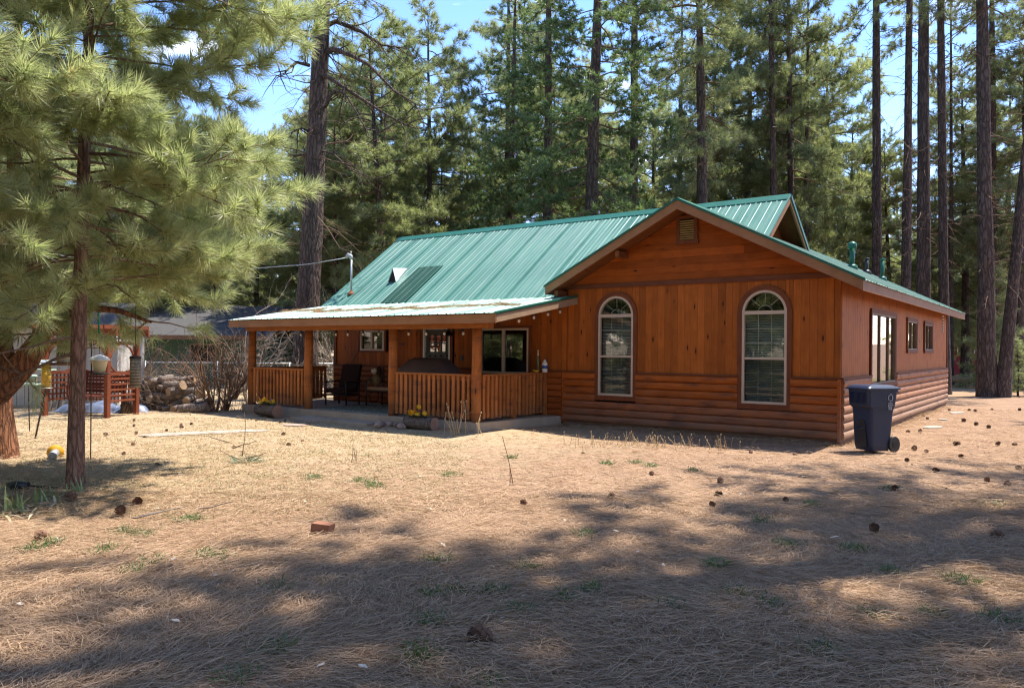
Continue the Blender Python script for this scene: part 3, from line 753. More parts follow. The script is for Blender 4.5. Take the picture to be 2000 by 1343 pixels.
# wing roof
wing_roof = sub(house, 'wing_roof')
dnr = Vector((-1, 0, -.506)).normalized(); LR = 3.3 / dnr.x * -1
V0, V1 = -.45, 13.2; nw = 15; pww = (V1 - V0) / nw
for k in range(nw):
    a = V0 + k * pww
    mb = MB(True); ribbed(mb, (2.85, a, 4.45), (0, 1, 0), dnr, LR + .03, pww, .012); mb.build('roof_panel', M['roof'], wing_roof)
    LLe = (3.0 / -dnr.x)
    mb = MB(True); ribbed(mb, (2.85, a, 4.45), (0, 1, 0), (-dnr[0], 0, dnr[2]), LLe + .03, pww, .012); mb.build('back_panel', M['roof'], wing_roof)
mb = MB(True)
def rake2(mb, v, w, ua, za, ub, zb, h, mi=0): mb.extrude([(ua, v, za - h), (ub, v, zb - h), (ub, v, zb), (ua, v, za)], (0, w, 0), mi)
rake2(mb, V0, .045, 2.851, 4.45, 5.85, 4.45 - 3.0 * .506, .17); mb.build('rake_board', M['fascia'], wing_roof)
mb = MB(True); rake2(mb, V0, .045, -.45, 4.45 - 3.3 * .506, 2.849, 4.45, .17); mb.build('rake_board', M['fascia'], wing_roof)
for q_ in ((2.851, 4.495, 5.88, 4.495 - 3.03 * .506), (-.48, 4.495 - 3.33 * .506, 2.849, 4.495)):
    mb = MB(True); rake2(mb, V0 - .02, .06, *q_, .045); mb.build('rake_flashing', M['cap'], wing_roof)
MB(True).extrude([(2.85 - .15, V0, 4.40), (2.85, V0, 4.51), (3.0, V0, 4.40), (3.0, V0, 4.39), (2.85, V0, 4.495), (2.7, V0, 4.39)], (0, 4.0, 0)).build('ridge_cap', M['cap'], wing_roof)
MB(True).box(-.45, -.41, V0 + .046, V1, 4.45 - 3.3 * .506 - .17, 4.45 - 3.3 * .506).build('eave_board', M['fascia_y'] if 'fascia_y' in M else M['fascia'], wing_roof)
mb = MB(True); mb.extrude([(-.409, V0 + .046, 2.63), (2.85, V0 + .046, 2.63 + 3.26 * .506), (5.84, V0 + .046, 2.63 + .27 * .506), (5.84, V0 + .046, 2.66 + .27 * .506), (2.85, V0 + .046, 2.66 + 3.26 * .506), (-.409, V0 + .046, 2.66)], (0, V1 - V0 - .05, 0))
mb.build('soffit', M['soffit'], wing_roof)
for u_ in (4.15, 5.6):
    MB(True).box(u_ - .045, u_ + .045, V0 + .05, -.03, wing_z(u_) - .33, wing_z(u_) - .21).build('lookout', M['soffit'], wing_roof)
# stacks on the far slope
for (u_, v_, hh, r_, nm, mt) in ((1.45, 7.2, .66, .065, 'flue', 'cap'), (1.6, 9.6, .45, .05, 'vent_pipe', 'black'), (1.25, 9.9, .62, .05, 'vent_pipe', 'cap')):
    s0 = sub(house, nm); zz = wing_z(u_)
    MB(True).tube([(u_, v_, zz - .05), (u_, v_, zz + hh)], r_, 14).build('pipe', M[mt], s0)
    MB(True).lathe([(r_ + .004, -.14), (r_ + .05, -.14), (r_ + .05, -.02), (r_ + .02, .02), (.02, .05)] if r_ > .055 else [(r_ + .002, -.05), (r_ + .03, -.03), (r_ + .03, .0), (.01, .01)], 14, (u_, v_, zz + hh)).build('cowl', M['galv'] if nm == 'flue' and False else M[mt], s0)
    MB(True).lathe([(r_ + .08, -.02), (r_ + .06, .08), (r_ + .005, .12)], 14, (u_, v_, zz)).build('collar', M[mt], s0)

# porch: slab, posts, beam, roof, railings
porch = sub(house, 'porch')
PU0, PU1, PV = 6.0, 13.55, -2.56
mb = MB(True)
for a, b in ((PU0, 7.6), (7.604, 10.0), (10.004, PU1)): mb.extrude([(a, PV, -.12), (b, PV, -.12), (b, 0, -.12), (5.70 if a == PU0 else a, 0, -.12)], (0, 0, .29))
mb.build('slab', M['concrete'], porch)
POSTS = [(6.10, -2.42), (8.38, -2.42), (11.16, -2.42), (13.34, -2.42)]
for (u_, v_) in POSTS:
    MB(True).tube([(u_, v_, .172), (u_ + .01, v_, .8), (u_, v_, 1.5), (u_, v_, 2.02)], [.098, .10, .096, .092], 16).build('post', M['post'], porch)
MB(True).box(5.75, 13.5, -2.52, -2.34, 1.995, 2.12).build('beam', M['rail'], porch)
dnp = Vector((0, -2.92, -.48)).normalized(); LP = math.hypot(2.92, .48)
pr = sub(house, 'porch_roof'); npn = 9; pa, pb = 5.30, 13.68; ppw = (pb - pa) / npn
for k in range(npn):
    mb = MB(True); ribbed(mb, (pa + k * ppw, .02, 2.735), (1, 0, 0), dnp, LP, ppw, .006); mb.build('roof_panel', M['roof_porch'], pr)
MB(True).box(pa, pb, -2.87, -2.83, 2.08, 2.245).build('fascia_board', M['fascia'], pr)
mb = MB(True); mb.extrude([(pa, -2.829, 2.09), (pa, -.02, 2.57), (pa, -.02, 2.71), (pa, -2.829, 2.235)], (.045, 0, 0)); mb.build('rake_board', M['fascia_l'], pr); mb = MB(True); mb.extrude([(pb - .045, -2.829, 2.09), (pb - .045, -.02, 2.57), (pb - .045, -.02, 2.71), (pb - .045, -2.829, 2.235)], (.045, 0, 0))
mb.build('rake_board', M['fascia_l'], pr)
mb = MB(True); mb.extrude([(pa - .015, -2.88, 2.245), (pa - .015, .0, 2.725), (pa - .015, .0, 2.765), (pa - .015, -2.88, 2.285)], (.05, 0, 0)); mb.build('rake_flashing', M['cap'], pr)
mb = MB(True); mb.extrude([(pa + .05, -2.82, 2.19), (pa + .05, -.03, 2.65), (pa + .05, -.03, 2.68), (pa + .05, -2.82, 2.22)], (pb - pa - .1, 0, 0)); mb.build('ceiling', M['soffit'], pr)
k = 6.2
while k < 13.6:
    MB(True).extrude([(k, -2.81, 2.10), (k, -.03, 2.555), (k, -.03, 2.645), (k, -2.81, 2.185)], (.045, 0, 0)).build('rafter', M['soffit'], pr); k += .61
def railing(p0, p1, name='railing', n=None, end_post=False):
    r_ = sub(porch, name); p0, p1 = Vector(p0), Vector(p1); d = p1 - p0; L = d.length; e = d / L; nn = Vector((e.y, -e.x, 0))
    zt, zb = 1.10, .30
    MB(True).bar(p0 + Vector((0, 0, zt - .02)), p1 + Vector((0, 0, zt - .02)), .14, .04).build('top_rail', M['rail'], r_)
    MB(True).bar(p0 + Vector((0, 0, zt - .085)), p1 + Vector((0, 0, zt - .085)), .04, .085).build('upper_rail', M['rail'], r_)
    MB(True).bar(p0 + Vector((0, 0, zb)), p1 + Vector((0, 0, zb)), .04, .085).build('lower_rail', M['rail'], r_)
    n = n or int(L / .128); s_ = 1 if nn.y < 0 else -1
    if abs(e.y) > .5: s_ = 1 if nn.x < 0 else -1
    nn = nn * s_
    for k in range(n):
        q = p0 + e * (L * (k + .5) / n) + nn * .042; w = random.uniform(.062, .078); tw = random.uniform(-.004, .004)
        MB(True).bar(q + Vector((0, 0, .225 + random.uniform(-.01, .01))), q + e * tw + Vector((0, 0, zt - .041)), w, .036, up=tuple(nn)).build('baluster', M['baluster'], r_)
        if k < n - 1:                                                 # the pickets on the inner side show between
            q2 = p0 + e * (L * (k + 1.0) / n) - nn * .042
            MB(True).bar(q2 + Vector((0, 0, .235)), q2 + Vector((0, 0, zt - .041)), .052, .034, up=tuple(nn)).build('baluster', M['baluster'], r_)
    return r_
railing((8.28, -2.42, 0), (6.20, -2.42, 0)); railing((13.24, -2.42, 0), (11.26, -2.42, 0))
rr = railing((6.10, -2.32, 0), (6.10, -.08, 0)); railing((13.34, -2.32, 0), (13.34, -.08, 0))
for v_ in (-1.28, -.12): MB(True).box(6.02, 6.10, v_ - .04, v_ + .04, .171, 1.06).build('railing_post', M['rail'], porch)
MB(True).lathe([(.09, .0), (.1, -.02), (.07, -.07), (.02, -.09)], 14, (8.22, -1.95, 2.17)).build('ceiling_lamp', M['white'], porch)

# ------------------------------------------------------------------ trees
def tube_np(pts, rad, n=6):
    """tapered tubes as arrays; pts (k,3), rad (k,)"""
    pts = np.asarray(pts, float); k = len(pts); rad = np.broadcast_to(np.asarray(rad, float), (k,))
    d = nrm(np.gradient(pts, axis=0)); ref = np.tile([[.31, .83, .47]], (k, 1)); a = nrm(np.cross(d, ref)); b = np.cross(d, a)
    t = np.arange(n) * 2 * PI / n
    V = pts[:, None, :] + (a[:, None, :] * np.cos(t)[None, :, None] + b[:, None, :] * np.sin(t)[None, :, None]) * rad[:, None, None]
    i = np.arange(k * n).reshape(k, n); j = np.roll(i, -1, 1)
    Fc = np.stack([i[:-1], j[:-1], j[1:], i[1:]], -1).reshape(-1, 4)
    return V.reshape(-1, 3), Fc
class Acc:
    def __init__(s): s.V = []; s.F = []; s.A = []; s.n = 0
    def add(s, V, Fc, a=None):
        s.V.append(V); s.F.append(Fc + s.n); s.n += len(V)
        if a is not None: s.A.append(a)
    def tube(s, pts, rad, n=6): s.add(*tube_np(pts, rad, n))
    def mesh(s, name, mat, smooth=False):
        me = np_mesh(name, np.concatenate(s.V), np.concatenate(s.F), {'rnd': np.concatenate(s.A)} if s.A else None, smooth)
        me.materials.append(mat); return me
def tufts(acc, rg, P, D, n, length, width, ang=(18, 68), back=.12, seg2=False, droop=.0, up=.0):
    """needles standing round shoots: P tips (m,3), D shoot directions (m,3)"""
    m = len(P); P = np.repeat(P, n, 0); Dd = np.repeat(D, n, 0); tr = np.repeat(rg.random(m), n)
    q = rg.normal(size=P.shape); q = nrm(q - Dd * (q * Dd).sum(-1, keepdims=True))
    s = rg.random(len(P)) ** 1.2; a = np.radians(ang[0] + (ang[1] - ang[0]) * (s * .75 + .25 * rg.random(len(P))))
    dirn = nrm(Dd * np.cos(a)[:, None] + q * np.sin(a)[:, None] + np.array([0, 0, up]))
    base = P - Dd * (s * back)[:, None]
    L = length * rg.uniform(.65, 1.1, len(P))
    side = nrm(np.cross(dirn, rg.normal(size=P.shape))) * (width / 2)
    r_ = np.clip(tr * .75 + rg.random(len(P)) * .25, 0, 1)
    tip = base + dirn * L[:, None]
    if seg2:
        mid = base + dirn * (L * .55)[:, None]; mid[:, 2] -= L * droop * .25; tip[:, 2] -= L * droop
        V = np.stack([base - side * .8, base + side * .8, mid - side, mid + side, tip], 1).reshape(-1, 3)
        b = np.arange(len(P))[:, None] * 5
        Fc = (b[:, None, :] + np.array([[0, 1, 3], [0, 3, 2], [2, 3, 4]])[None]).reshape(-1, 3); r_ = np.repeat(r_, 3)
    else:
        V = np.stack([base - side, base + side, tip], 1).reshape(-1, 3); Fc = np.arange(len(V)).reshape(-1, 3)
    acc.add(V, Fc, r_)
def curve(rg, p, d, L, n, sag=0.0, tipup=0.0, wob=.12):
    """points of a limb that starts along d, sags and lifts its tip"""
    pts = [np.array(p, float)]; d = np.array(d, float); st = L / (n - 1)
    for i in range(n - 1):
        f = i / (n - 1)
        d = d + rg.normal(size=3) * wob + np.array([0, 0, -sag * (1 - f) + tipup * f]) / n * 2.0
        d = d / np.linalg.norm(d); pts.append(pts[-1] + d * st)
    return np.array(pts)
def pine_meshes(name, seed, H, r0, cb, Rmax, nlimb, mats, prof='pond', nl=.24, nw=.012, per=16, dead=10, shoots=1.0, sway=.12, flare=1.35, lod=7, low=-15, high=40, dead_lo=2.2, seg2=False, droop=0.0, sub_n=6):
    rg = np.random.default_rng(seed)
    k = 14; zs = np.linspace(0, 1, k) ** 1.15 * H
    ph = rg.uniform(0, 6.3, 2)
    ax = np.stack([np.sin(zs / H * 3.1 + ph[0]) - np.sin(ph[0]), np.sin(zs / H * 2.7 + ph[1]) - np.sin(ph[1]), zs], -1); ax[:, :2] *= sway; ax[0, 2] = -.15
    rad = r0 * (1 - (zs / H) ** 1.25 * .93); rad[0] *= flare; rad[1] *= 1.0 + (flare - 1) * .2
    tk = Acc()
    V, Fc = tube_np(ax, rad, 14); V[:, :2] += rg.normal(size=(len(V), 2)) * r0 * .05
    tk.add(V, Fc)
    def axp(z): return np.array([np.interp(z, zs, ax[:, 0]), np.interp(z, zs, ax[:, 1]), z])
    br = Acc(); nd = Acc(); tips = []; dirs = []
    for i in range(dead):                                             # bare dead limbs below the crown
        z = rg.uniform(dead_lo, cb + .15 * (H - cb)); az = rg.uniform(0, 2 * PI); L = rg.uniform(.5, Rmax * .75)
        d = np.array([math.cos(az), math.sin(az), rg.uniform(-.35, .25)])
        pts = curve(rg, axp(z), d, L, 6, .5, .2, .22); r1 = rg.uniform(.012, .026)
        br.tube(pts, np.linspace(r1, .004, 6), 4)
        for j in range(rg.integers(1, 5)):
            q = pts[rg.integers(2, 5)]; br.tube(curve(rg, q, rg.normal(size=3) * [1, 1, .5] + d, L * rg.uniform(.2, .45), 4, .3, 0, .25), np.linspace(r1 * .45, .003, 4), 3)
    for i in range(nlimb):
        t = (i + rg.random()) / nlimb; z = cb + t * (H - cb) * .97
        az = i * 2.399 + rg.normal() * .5
        if prof == 'pond': w = (math.sin(min(1, t * 1.25 + .16) * PI * .62) ** .8) * (1 - max(0, t - .55) / .5 * .78)
        elif prof == 'round': w = max(.12, math.sin(PI * (t * .80 + .14))) ** .55
        elif prof == 'cone': w = (1 - t) ** .8 * .95 + .06
        elif prof == 'full': w = min(1, .72 + 2 * t) * (1 - max(0, t - .55) * 1.9)
        else: w = (1 - t * .85) * min(1, .55 + t * 3)
        L = Rmax * w * rg.uniform(.62, 1.12)
        el = np.radians(low + (high - low) * t + rg.normal() * 8)
        d = np.array([math.cos(az) * math.cos(el), math.sin(az) * math.cos(el), math.sin(el)])
        m = lod; pts = curve(rg, axp(z), d, L, m, .55 if prof != 'cone' else .5, .55, .10)
        r1 = max(.012, min(.06, L * .014) * (r0 / .25) ** .5)
        br.tube(pts, np.linspace(r1, .006, m), 5)
        ns = max(3, int(sub_n * L / 1.5 * shoots)); 
        for j in range(ns):
            f = .28 + .72 * (j + rg.random()) / ns if prof != 'cone' else .12 + .88 * (j + rg.random()) / ns
            x = f * (m - 1); a = int(min(m - 2, x)); q = pts[a] + (pts[a + 1] - pts[a]) * (x - a); dd = nrm(pts[a + 1] - pts[a])
            sd = np.cross(dd, [0, 0, 1]) * (1 if j % 2 else -1)
            d2 = nrm(dd * .8 + sd * rg.uniform(.4, 1.2) + np.array([0, 0, rg.uniform(-.15, .45)]))
            l2 = L * rg.uniform(.12, .36) * (1.25 - f * .5)
            p2 = curve(rg, q, d2, l2, 4, .2, .5, .14)
            if l2 > .25: br.tube(p2, np.linspace(r1 * .35, .003, 4), 3)
            tips.append(p2[-1]); dirs.append(nrm(p2[-1] - p2[-2]))
            for h in range(int(1 + l2 * 6.5 * shoots)):
                b = rg.integers(1, 4); e = nrm(nrm(p2[b] - p2[b - 1]) + rg.normal(size=3) * .6 + np.array([0, 0, .25]))
                tips.append(p2[b] + e * rg.uniform(.05, .22)); dirs.append(e)
        tips.append(pts[-1]); dirs.append(nrm(pts[-1] - pts[-2]))
    tufts(nd, rg, np.array(tips), np.array(dirs), per, nl, nw, seg2=seg2, droop=droop)
    return [('trunk', tk.mesh('trunk', mats[0], True)), ('branches', br.mesh('branches', mats[1], True)), ('crown', nd.mesh('crown', mats[2]))], len(tips)
def plant_tree(meshes, name, label, cat, loc, rz=0.0, sc=1.0, sz=None, lean=(0, 0), group=None):
    t_ = thing(name, label, cat, loc, rz, group); sz = sz or sc
    t_.rotation_euler = (Matrix.Rotation(lean[0], 3, 'X') @ Matrix.Rotation(lean[1], 3, 'Y') @ Matrix.Rotation(rz, 3, 'Z')).to_euler()
    t_.scale = (sc, sc, sz)
    for n, me in meshes: link(n, me, t_)
    return t_
MT = (M['bark'], M['twig'], M['needle']); MP = (M['bark'], M['twig'], M['needle_pale']); MFir = (M['bark'], M['twig'], M['needle_fir']); MFar = (M['bark_far'], M['twig'], M['needle_pale'])
NT_ = {}
def V_(key, *a, **k):
    NT_[key], n = pine_meshes(key, *a, **k); print(key, n, [len(m.polygons) for _, m in NT_[key]])
V_('tall0', 11, 26, .28, 11.5, 3.4, 52, MT, nl=.30, nw=.020, per=18, dead=26, shoots=1.4)
V_('tall1', 12, 25, .27, 9.0, 3.6, 60, MP, nl=.30, nw=.020, per=18, dead=22, shoots=1.4)
V_('bare0', 13, 30, .28, 15.5, 3.3, 40, MT, nl=.30, nw=.020, per=18, dead=64, shoots=1.2, dead_lo=4)
V_('bare1', 14, 29, .28, 14.5, 3.0, 40, MP, nl=.30, nw=.020, per=18, dead=56, shoots=1.2, dead_lo=3)
V_('bush0', 21, 17, .22, 3.2, 3.3, 88, MP, 'round', nl=.30, nw=.022, per=16, dead=10, shoots=1.4, dead_lo=1.5)
V_('bush1', 22, 18, .23, 5.0, 3.4, 84, MT, 'round', nl=.30, nw=.022, per=16, dead=18, shoots=1.4, dead_lo=1.5)
V_('fir0', 31, 25, .27, 2.6, 4.0, 100, MFir, 'slab', nl=.20, nw=.026, per=15, dead=10, shoots=1.6, low=-14, high=25)
V_('fir1', 32, 22, .25, 3.6, 3.7, 92, MFir, 'slab', nl=.20, nw=.026, per=15, dead=10, shoots=1.6, low=-14, high=25)
V_('young', 41, 5.2, .06, .35, 1.5, 56, MP, 'cone', nl=.24, nw=.016, per=20, dead=0, shoots=1.6, low=0, high=45)
V_('big', 51, 27, .37, 11.5, 4.6, 40, MT, nl=.28, nw=.018, per=20, dead=58, shoots=1.0, dead_lo=4.2, sway=.05)

def at_px(px, D): return Vector(((px - CX) / F_PX * D, D, 0))
def lean_to(px, pxtop, D, ytop=0.0):
    zt = CAM_Z + (Y0 - ytop) / F_PX * D
    return (0.0, math.atan(((pxtop - px) / F_PX * D) / zt))
TREES = [  # name, variant, pixel column at the foot, at the top edge, distance, radius scale, height scale, label
    ('tall_pine', 'big', 594, 621, 24.0, 1.0, 1.0, 'thick dark trunked pine with crooked limbs rising just behind the porch roof'),
    ('tall_pine', 'bush0', 838, 838, 38.0, 1.0, 1.08, 'rounded full crowned pine standing alone in the gap left of the dark firs'),
    ('tall_pine', 'bush1', 663, 658, 43.0, .8, .95, 'slender half bare pine between the thick trunk and the rounded pine'),
    ('fir_tree', 'fir0', 1140, 1152, 27.5, 1.0, 1.0, 'dense dark green conifer behind the ridge left of the gable peak'),
    ('fir_tree', 'fir1', 1062, 1068, 32.0, 1.0, 1.02, 'second dark conifer with its crown merging into the dense one'),
    ('fir_tree', 'fir1', 990, 996, 35.0, .9, .9, 'outermost dark conifer of the clump next to the blue sky gap'),
    ('tall_pine', 'bare0', 1236, 1230, 33.0, .8, .95, 'dark straight pine trunk rising right of the dark conifers'),
    ('tall_pine', 'tall1', 1377, 1368, 30.5, .95, .98, 'stout pine directly above the gable peak with pale foliage overhead'),
    ('tall_pine', 'bare1', 1320, 1322, 42.0, .75, .85, 'thin pine trunk left of the stout one above the gable'),
    ('tall_pine', 'bare0', 1519, 1503, 36.0, .68, .95, 'slim bare pine left of the raised roof end'),
    ('tall_pine', 'bush1', 1549, 1543, 37.5, .95, 1.28, 'leafy crowned pine whose trunk meets the raised roof end'),
    ('tall_pine', 'bare1', 1571, 1566, 40.0, .55, .85, 'left one of a close pair of thin pines right of the raised roof end'),
    ('tall_pine', 'bush0', 1584, 1579, 41.5, .62, 1.0, 'right one of a close pair of thin pines right of the raised roof end'),
    ('tall_pine', 'bush0', 1664, 1664, 45.0, .85, .90, 'pale bushy pine behind the green roof stacks'),
    ('tall_pine', 'bare0', 1714, 1696, 34.0, .84, 1.02, 'first tall bare trunk right of the roof stacks leaning slightly left'),
    ('tall_pine', 'bare1', 1768, 1762, 33.0, .8, 1.0, 'second tall bare trunk over the side eave'),
    ('tall_pine', 'bare0', 1803, 1809, 30.5, 1.0, 1.08, 'third and thickest bare trunk over the side eave'),
    ('tall_pine', 'bare1', 1846, 1838, 30.0, .7, 1.0, 'bare trunk standing at the far corner of the side wall'),
    ('tall_pine', 'bare0', 1858, 1848, 38.0, .42, .8, 'very thin trunk close behind the one at the wall corner'),
    ('tall_pine', 'bare1', 1930, 1906, 28.6, 1.08, 1.0, 'thick pine with flared foot right of the house'),
    ('tall_pine', 'bare0', 1941, 1936, 37.0, .85, .95, 'reddish trunk half hidden by the thick flared pine'),
    ('tall_pine', 'bare0', 1958, 2018, 28.3, .76, .9, 'pine leaning right beside the thick flared one'),
    ('tall_pine', 'bare1', 1990, 1992, 36.0, .6, .85, 'slim upright pine behind the leaning one'),
    ('tall_pine', 'bush0', 1885, 1885, 40.0, 1.0, .95, 'pale bushy pine filling the gap left of the thick flared trunk'),
    ('tall_pine', 'bush0', 1972, 1972, 43.0, 1.0, 1.0, 'pale bushy pine behind the leaning trunk'),
    ('tall_pine', 'bush1', 2012, 2012, 37.0, 1.0, 1.0, 'bushy pine half cut off by the edge of the view'),
    ('tall_pine', 'bush0', 1610, 1608, 43.0, 1.05, 1.15, 'tall pale pine just right of the close pair of thin trunks'),
    ('tall_pine', 'bush1', 1452, 1452, 41.0, 1.0, 1.25, 'pale crowned pine between the stout one and the slim bare one'),
    ('tall_pine', 'bush0', 748, 746, 39.0, .95, .95, 'pale pine between the slender half bare one and the rounded one'),
]
for i, (nm, var, px, pt, D, sc, sz, lab) in enumerate(TREES):
    plant_tree(NT_[var], nm, lab, 'tree', at_px(px, D), i * 1.7 + .4, sc, sz, lean_to(px, pt, D), 'pines around the house')
# heavy crooked limbs of the thick pine behind the porch
big = next(o for o in S.objects if o.get('label', '').startswith('thick dark trunked'))
bpy.context.view_layer.update(); inv = big.matrix_world.inverted()
lb = Acc(); rgb = np.random.default_rng(61)
for path, r0_ in (([(625, 110), (652, 96), (690, 110), (722, 128), (770, 178), (815, 205)], .10), ([(622, 60), (655, 42), (705, 62), (745, 88), (800, 96)], .095), ([(617, 150), (640, 150), (680, 176), (720, 202), (762, 228), (805, 250)], .085),
                  ([(612, 218), (636, 208), (648, 182), (672, 180), (692, 212), (724, 268)], .07), ([(606, 92), (585, 66), (560, 60), (530, 66), (502, 84)], .10), ([(604, 128), (580, 122), (560, 138), (536, 142)], .06),
                  ([(601, 300), (575, 306), (550, 330)], .035), ([(600, 355), (560, 362), (520, 358)], .04), ([(612, 290), (650, 300), (690, 335), (735, 350)], .035), ([(614, 20), (640, 0), (680, -20)], .06), ([(610, 262), (590, 250), (560, 262), (530, 290)], .035)):
    P = [inv @ AT(px, py, 24.0 + .35 * k * (1 if len(path) % 2 else -1)) for k, (px, py) in enumerate(path)]
    lb.tube(P, np.linspace(r0_, .014, len(P)), 7)
    for k in range(1, len(P)):
        for j in range(3):
            q = np.array(P[k - 1].lerp(P[k], rgb.random())); d = nrm(np.array(P[k] - P[k - 1]) + rgb.normal(size=3) * .6)
            lb.tube(curve(rgb, q, d, rgb.uniform(.5, 1.6), 6, .2, .2, .3), np.linspace(.022, .005, 6), 4)
kid(big, link('limbs', lb.mesh('limbs', M['bark'], True), big))
# woods behind and beside: each tree its own object
spots = []
rgf = np.random.default_rng(99)
def clear(x, y, dmin):
    u = (Vector((x, y, 0)) - CORNER).dot(UD); v = (Vector((x, y, 0)) - CORNER).dot(VD)
    if -3 < u < 17 and -6 < v < 17: return False
    return all(math.hypot(x - a, y - b) > dmin for a, b in spots)
for (nm, var, px, pt, D, *_r) in TREES: p = at_px(px, D); spots.append((p.x, p.y))
def woods(n, y0, y1, variants, label, name, group, smin, smax, dmin, xlim=(-.78, .78), cat='tree'):
    k = tries = 0
    while k < n and tries < 4000:
        tries += 1
        y = rgf.uniform(y0, y1); x = y * rgf.uniform(*xlim)
        if not clear(x, y, dmin): continue
        spots.append((x, y)); sc = rgf.uniform(smin, smax)
        plant_tree(NT_[variants[k % len(variants)]], name, label, cat, (x, y, float(ground_z(x, y)) - .02), rgf.uniform(0, 6.3), sc, sc * rgf.uniform(.9, 1.1), (rgf.normal() * .02, rgf.normal() * .02), group); k += 1
woods(50, 33, 62, ['bush0', 'bush1', 'bush0'], 'mid height pine in the woods past the left end of the cabin', 'pine_tree', 'pines in the woods past the left end', .6, .92, 2.6, (-.75, -.05))
woods(20, 38, 64, ['tall1', 'bush0', 'bush1'], 'pine in the woods straight behind the cabin ridge', 'pine_tree', 'pines in the woods behind the ridge', .8, 1.0, 2.6, (-.03, .38))
woods(34, 40, 75, ['bush1', 'bush0'], 'pine in the thin woods beyond the side wall', 'pine_tree', 'pines in the woods beyond the side wall', .55, .8, 2.6, (.38, .80))
woods(70, 62, 115, ['bush0', 'bush1', 'bush0', 'tall1'], 'distant pine deep in the woods', 'pine_tree', 'distant pines deep in the woods', .6, .85, 2.8)
woods(40, 34, 80, ['young'], 'small young pine growing under the tall pines', 'young_pine', 'young pines in the undergrowth', .7, 1.5, 1.6)
# pines that stand outside the view to the right and behind: they shade the foreground and show in the window glass
for (x, y, var, sc, sz, rz) in ((8.9, 7.0, 'bare1', 1.4, .95, 1.0), (5.4, 6.95, 'bare0', 1.15, .92, 3.1), (11.2, 4.8, 'bare0', 1.3, .95, 2.6), (13.0, 10.6, 'bare1', 1.2, .9, 2.0), (9.6, 2.4, 'bush1', 1.1, 1.25, .3), (3.6, -2.0, 'bare0', 1.2, .95, 4.0), (7.2, -2.8, 'tall0', 1.1, .9, 5.0),
                                (-14, 2, 'bush0', 1, 1, 4), (18, 1, 'tall1', 1, 1, .5), (19, 9, 'bush1', 1, 1, 2.9), (22, 19, 'tall0', 1, 1, 1.9), (-5, -15, 'bush0', 1, .95, .4), (2, -18, 'bush1', 1, 1, 1.4), (-12, -13, 'bush0', 1, 1, 2.4), (-18, -6, 'bush1', 1, 1, 3.4), (8, -19, 'bush0', 1, 1, 4.4),
                                (14, -14, 'bush1', 1, 1, 5.4), (-9, -24, 'bush0', 1, 1.1, .9), (-1, -28, 'bush0', 1, 1.1, 1.9), (5, -30, 'bush1', 1, 1.1, 2.9), (-16, -26, 'bush0', 1, 1.1, 3.9), (12, -27, 'bush0', 1, 1.1, 4.9), (-24, -18, 'bush0', 1, 1.1, 5.9), (-22, -34, 'bush1', 1.2, 1.2, .2), (-7, -38, 'bush0', 1.2, 1.2, 1.2), (3, -42, 'bush0', 1.2, 1.2, 2.2), (16, -40, 'bush0', 1.2, 1.2, 3.2), (-30, -8, 'bush0', 1.1, 1.1, 4.2), (26, -5, 'bush0', 1, 1, 5.2), (-14.5, 12.6, 'bush0', .9, .8, .7), (-16, 8.6, 'bush0', .9, .85, 1.7), (-12.5, 4.6, 'bush0', .8, .7, 2.7), (-11, .6, 'bush1', .8, .7, 3.7), (-19, 13, 'bush0', 1, 1, 4.7), (28, 8, 'bush0', 1, 1, 1.6)):
    plant_tree(NT_[var], 'pine_tree', 'pine on the near side of the yard, out of the picture', 'tree', (x, y, 0), rz, sc, sz, (0, 0), 'pines on the near side of the yard')

rgn = np.random.default_rng(123)
for k in range(34):
    a = R(rgn.uniform(165, 262)); d = rgn.uniform(26, 75)
    plant_tree(NT_[('bush0', 'bush1')[k % 2]], 'pine_tree', 'pine on the near side of the yard, out of the picture', 'tree', (d * math.cos(a), d * math.sin(a) + 6, 0), k * 1.1, 1.1, 1.05, (0, 0), 'pines on the near side of the yard')
for k, (x, y, sc) in enumerate(((-12.4, 13.8, 1.25), (-13.6, 12.0, 1.4), (-14.8, 14.2, 1.5), (-11.5, 8.2, 1.2), (-9.5, 4.6, 1.2))):
    plant_tree(NT_['young'], 'young_pine', 'young pine at the side of the yard, out of the picture', 'tree', (x, y, 0), k * 2.0, sc, sc, (0, 0), 'young pines at the side of the yard')
# the young pine at the front left with long needles
pB = G(147, 948)
near_m, n_near = pine_meshes('near', 77, 9.4, .088, 2.35, 2.28, 150, (M['bark_near'], M['twig'], M['needle_near']), 'full', nl=.215, nw=.0078, per=54, dead=8, shoots=1.5, sway=.05, flare=1.22, lod=9, low=5, high=34, sub_n=6, dead_lo=1.5)
near = plant_tree(near_m, 'young_pine', 'leafy long needled pine with slim straight trunk at the front of the yard', 'tree', pB, .6, 1.0, 1.0, (0, .006))
print('near shoots', n_near, [len(m.polygons) for _, m in near_m])

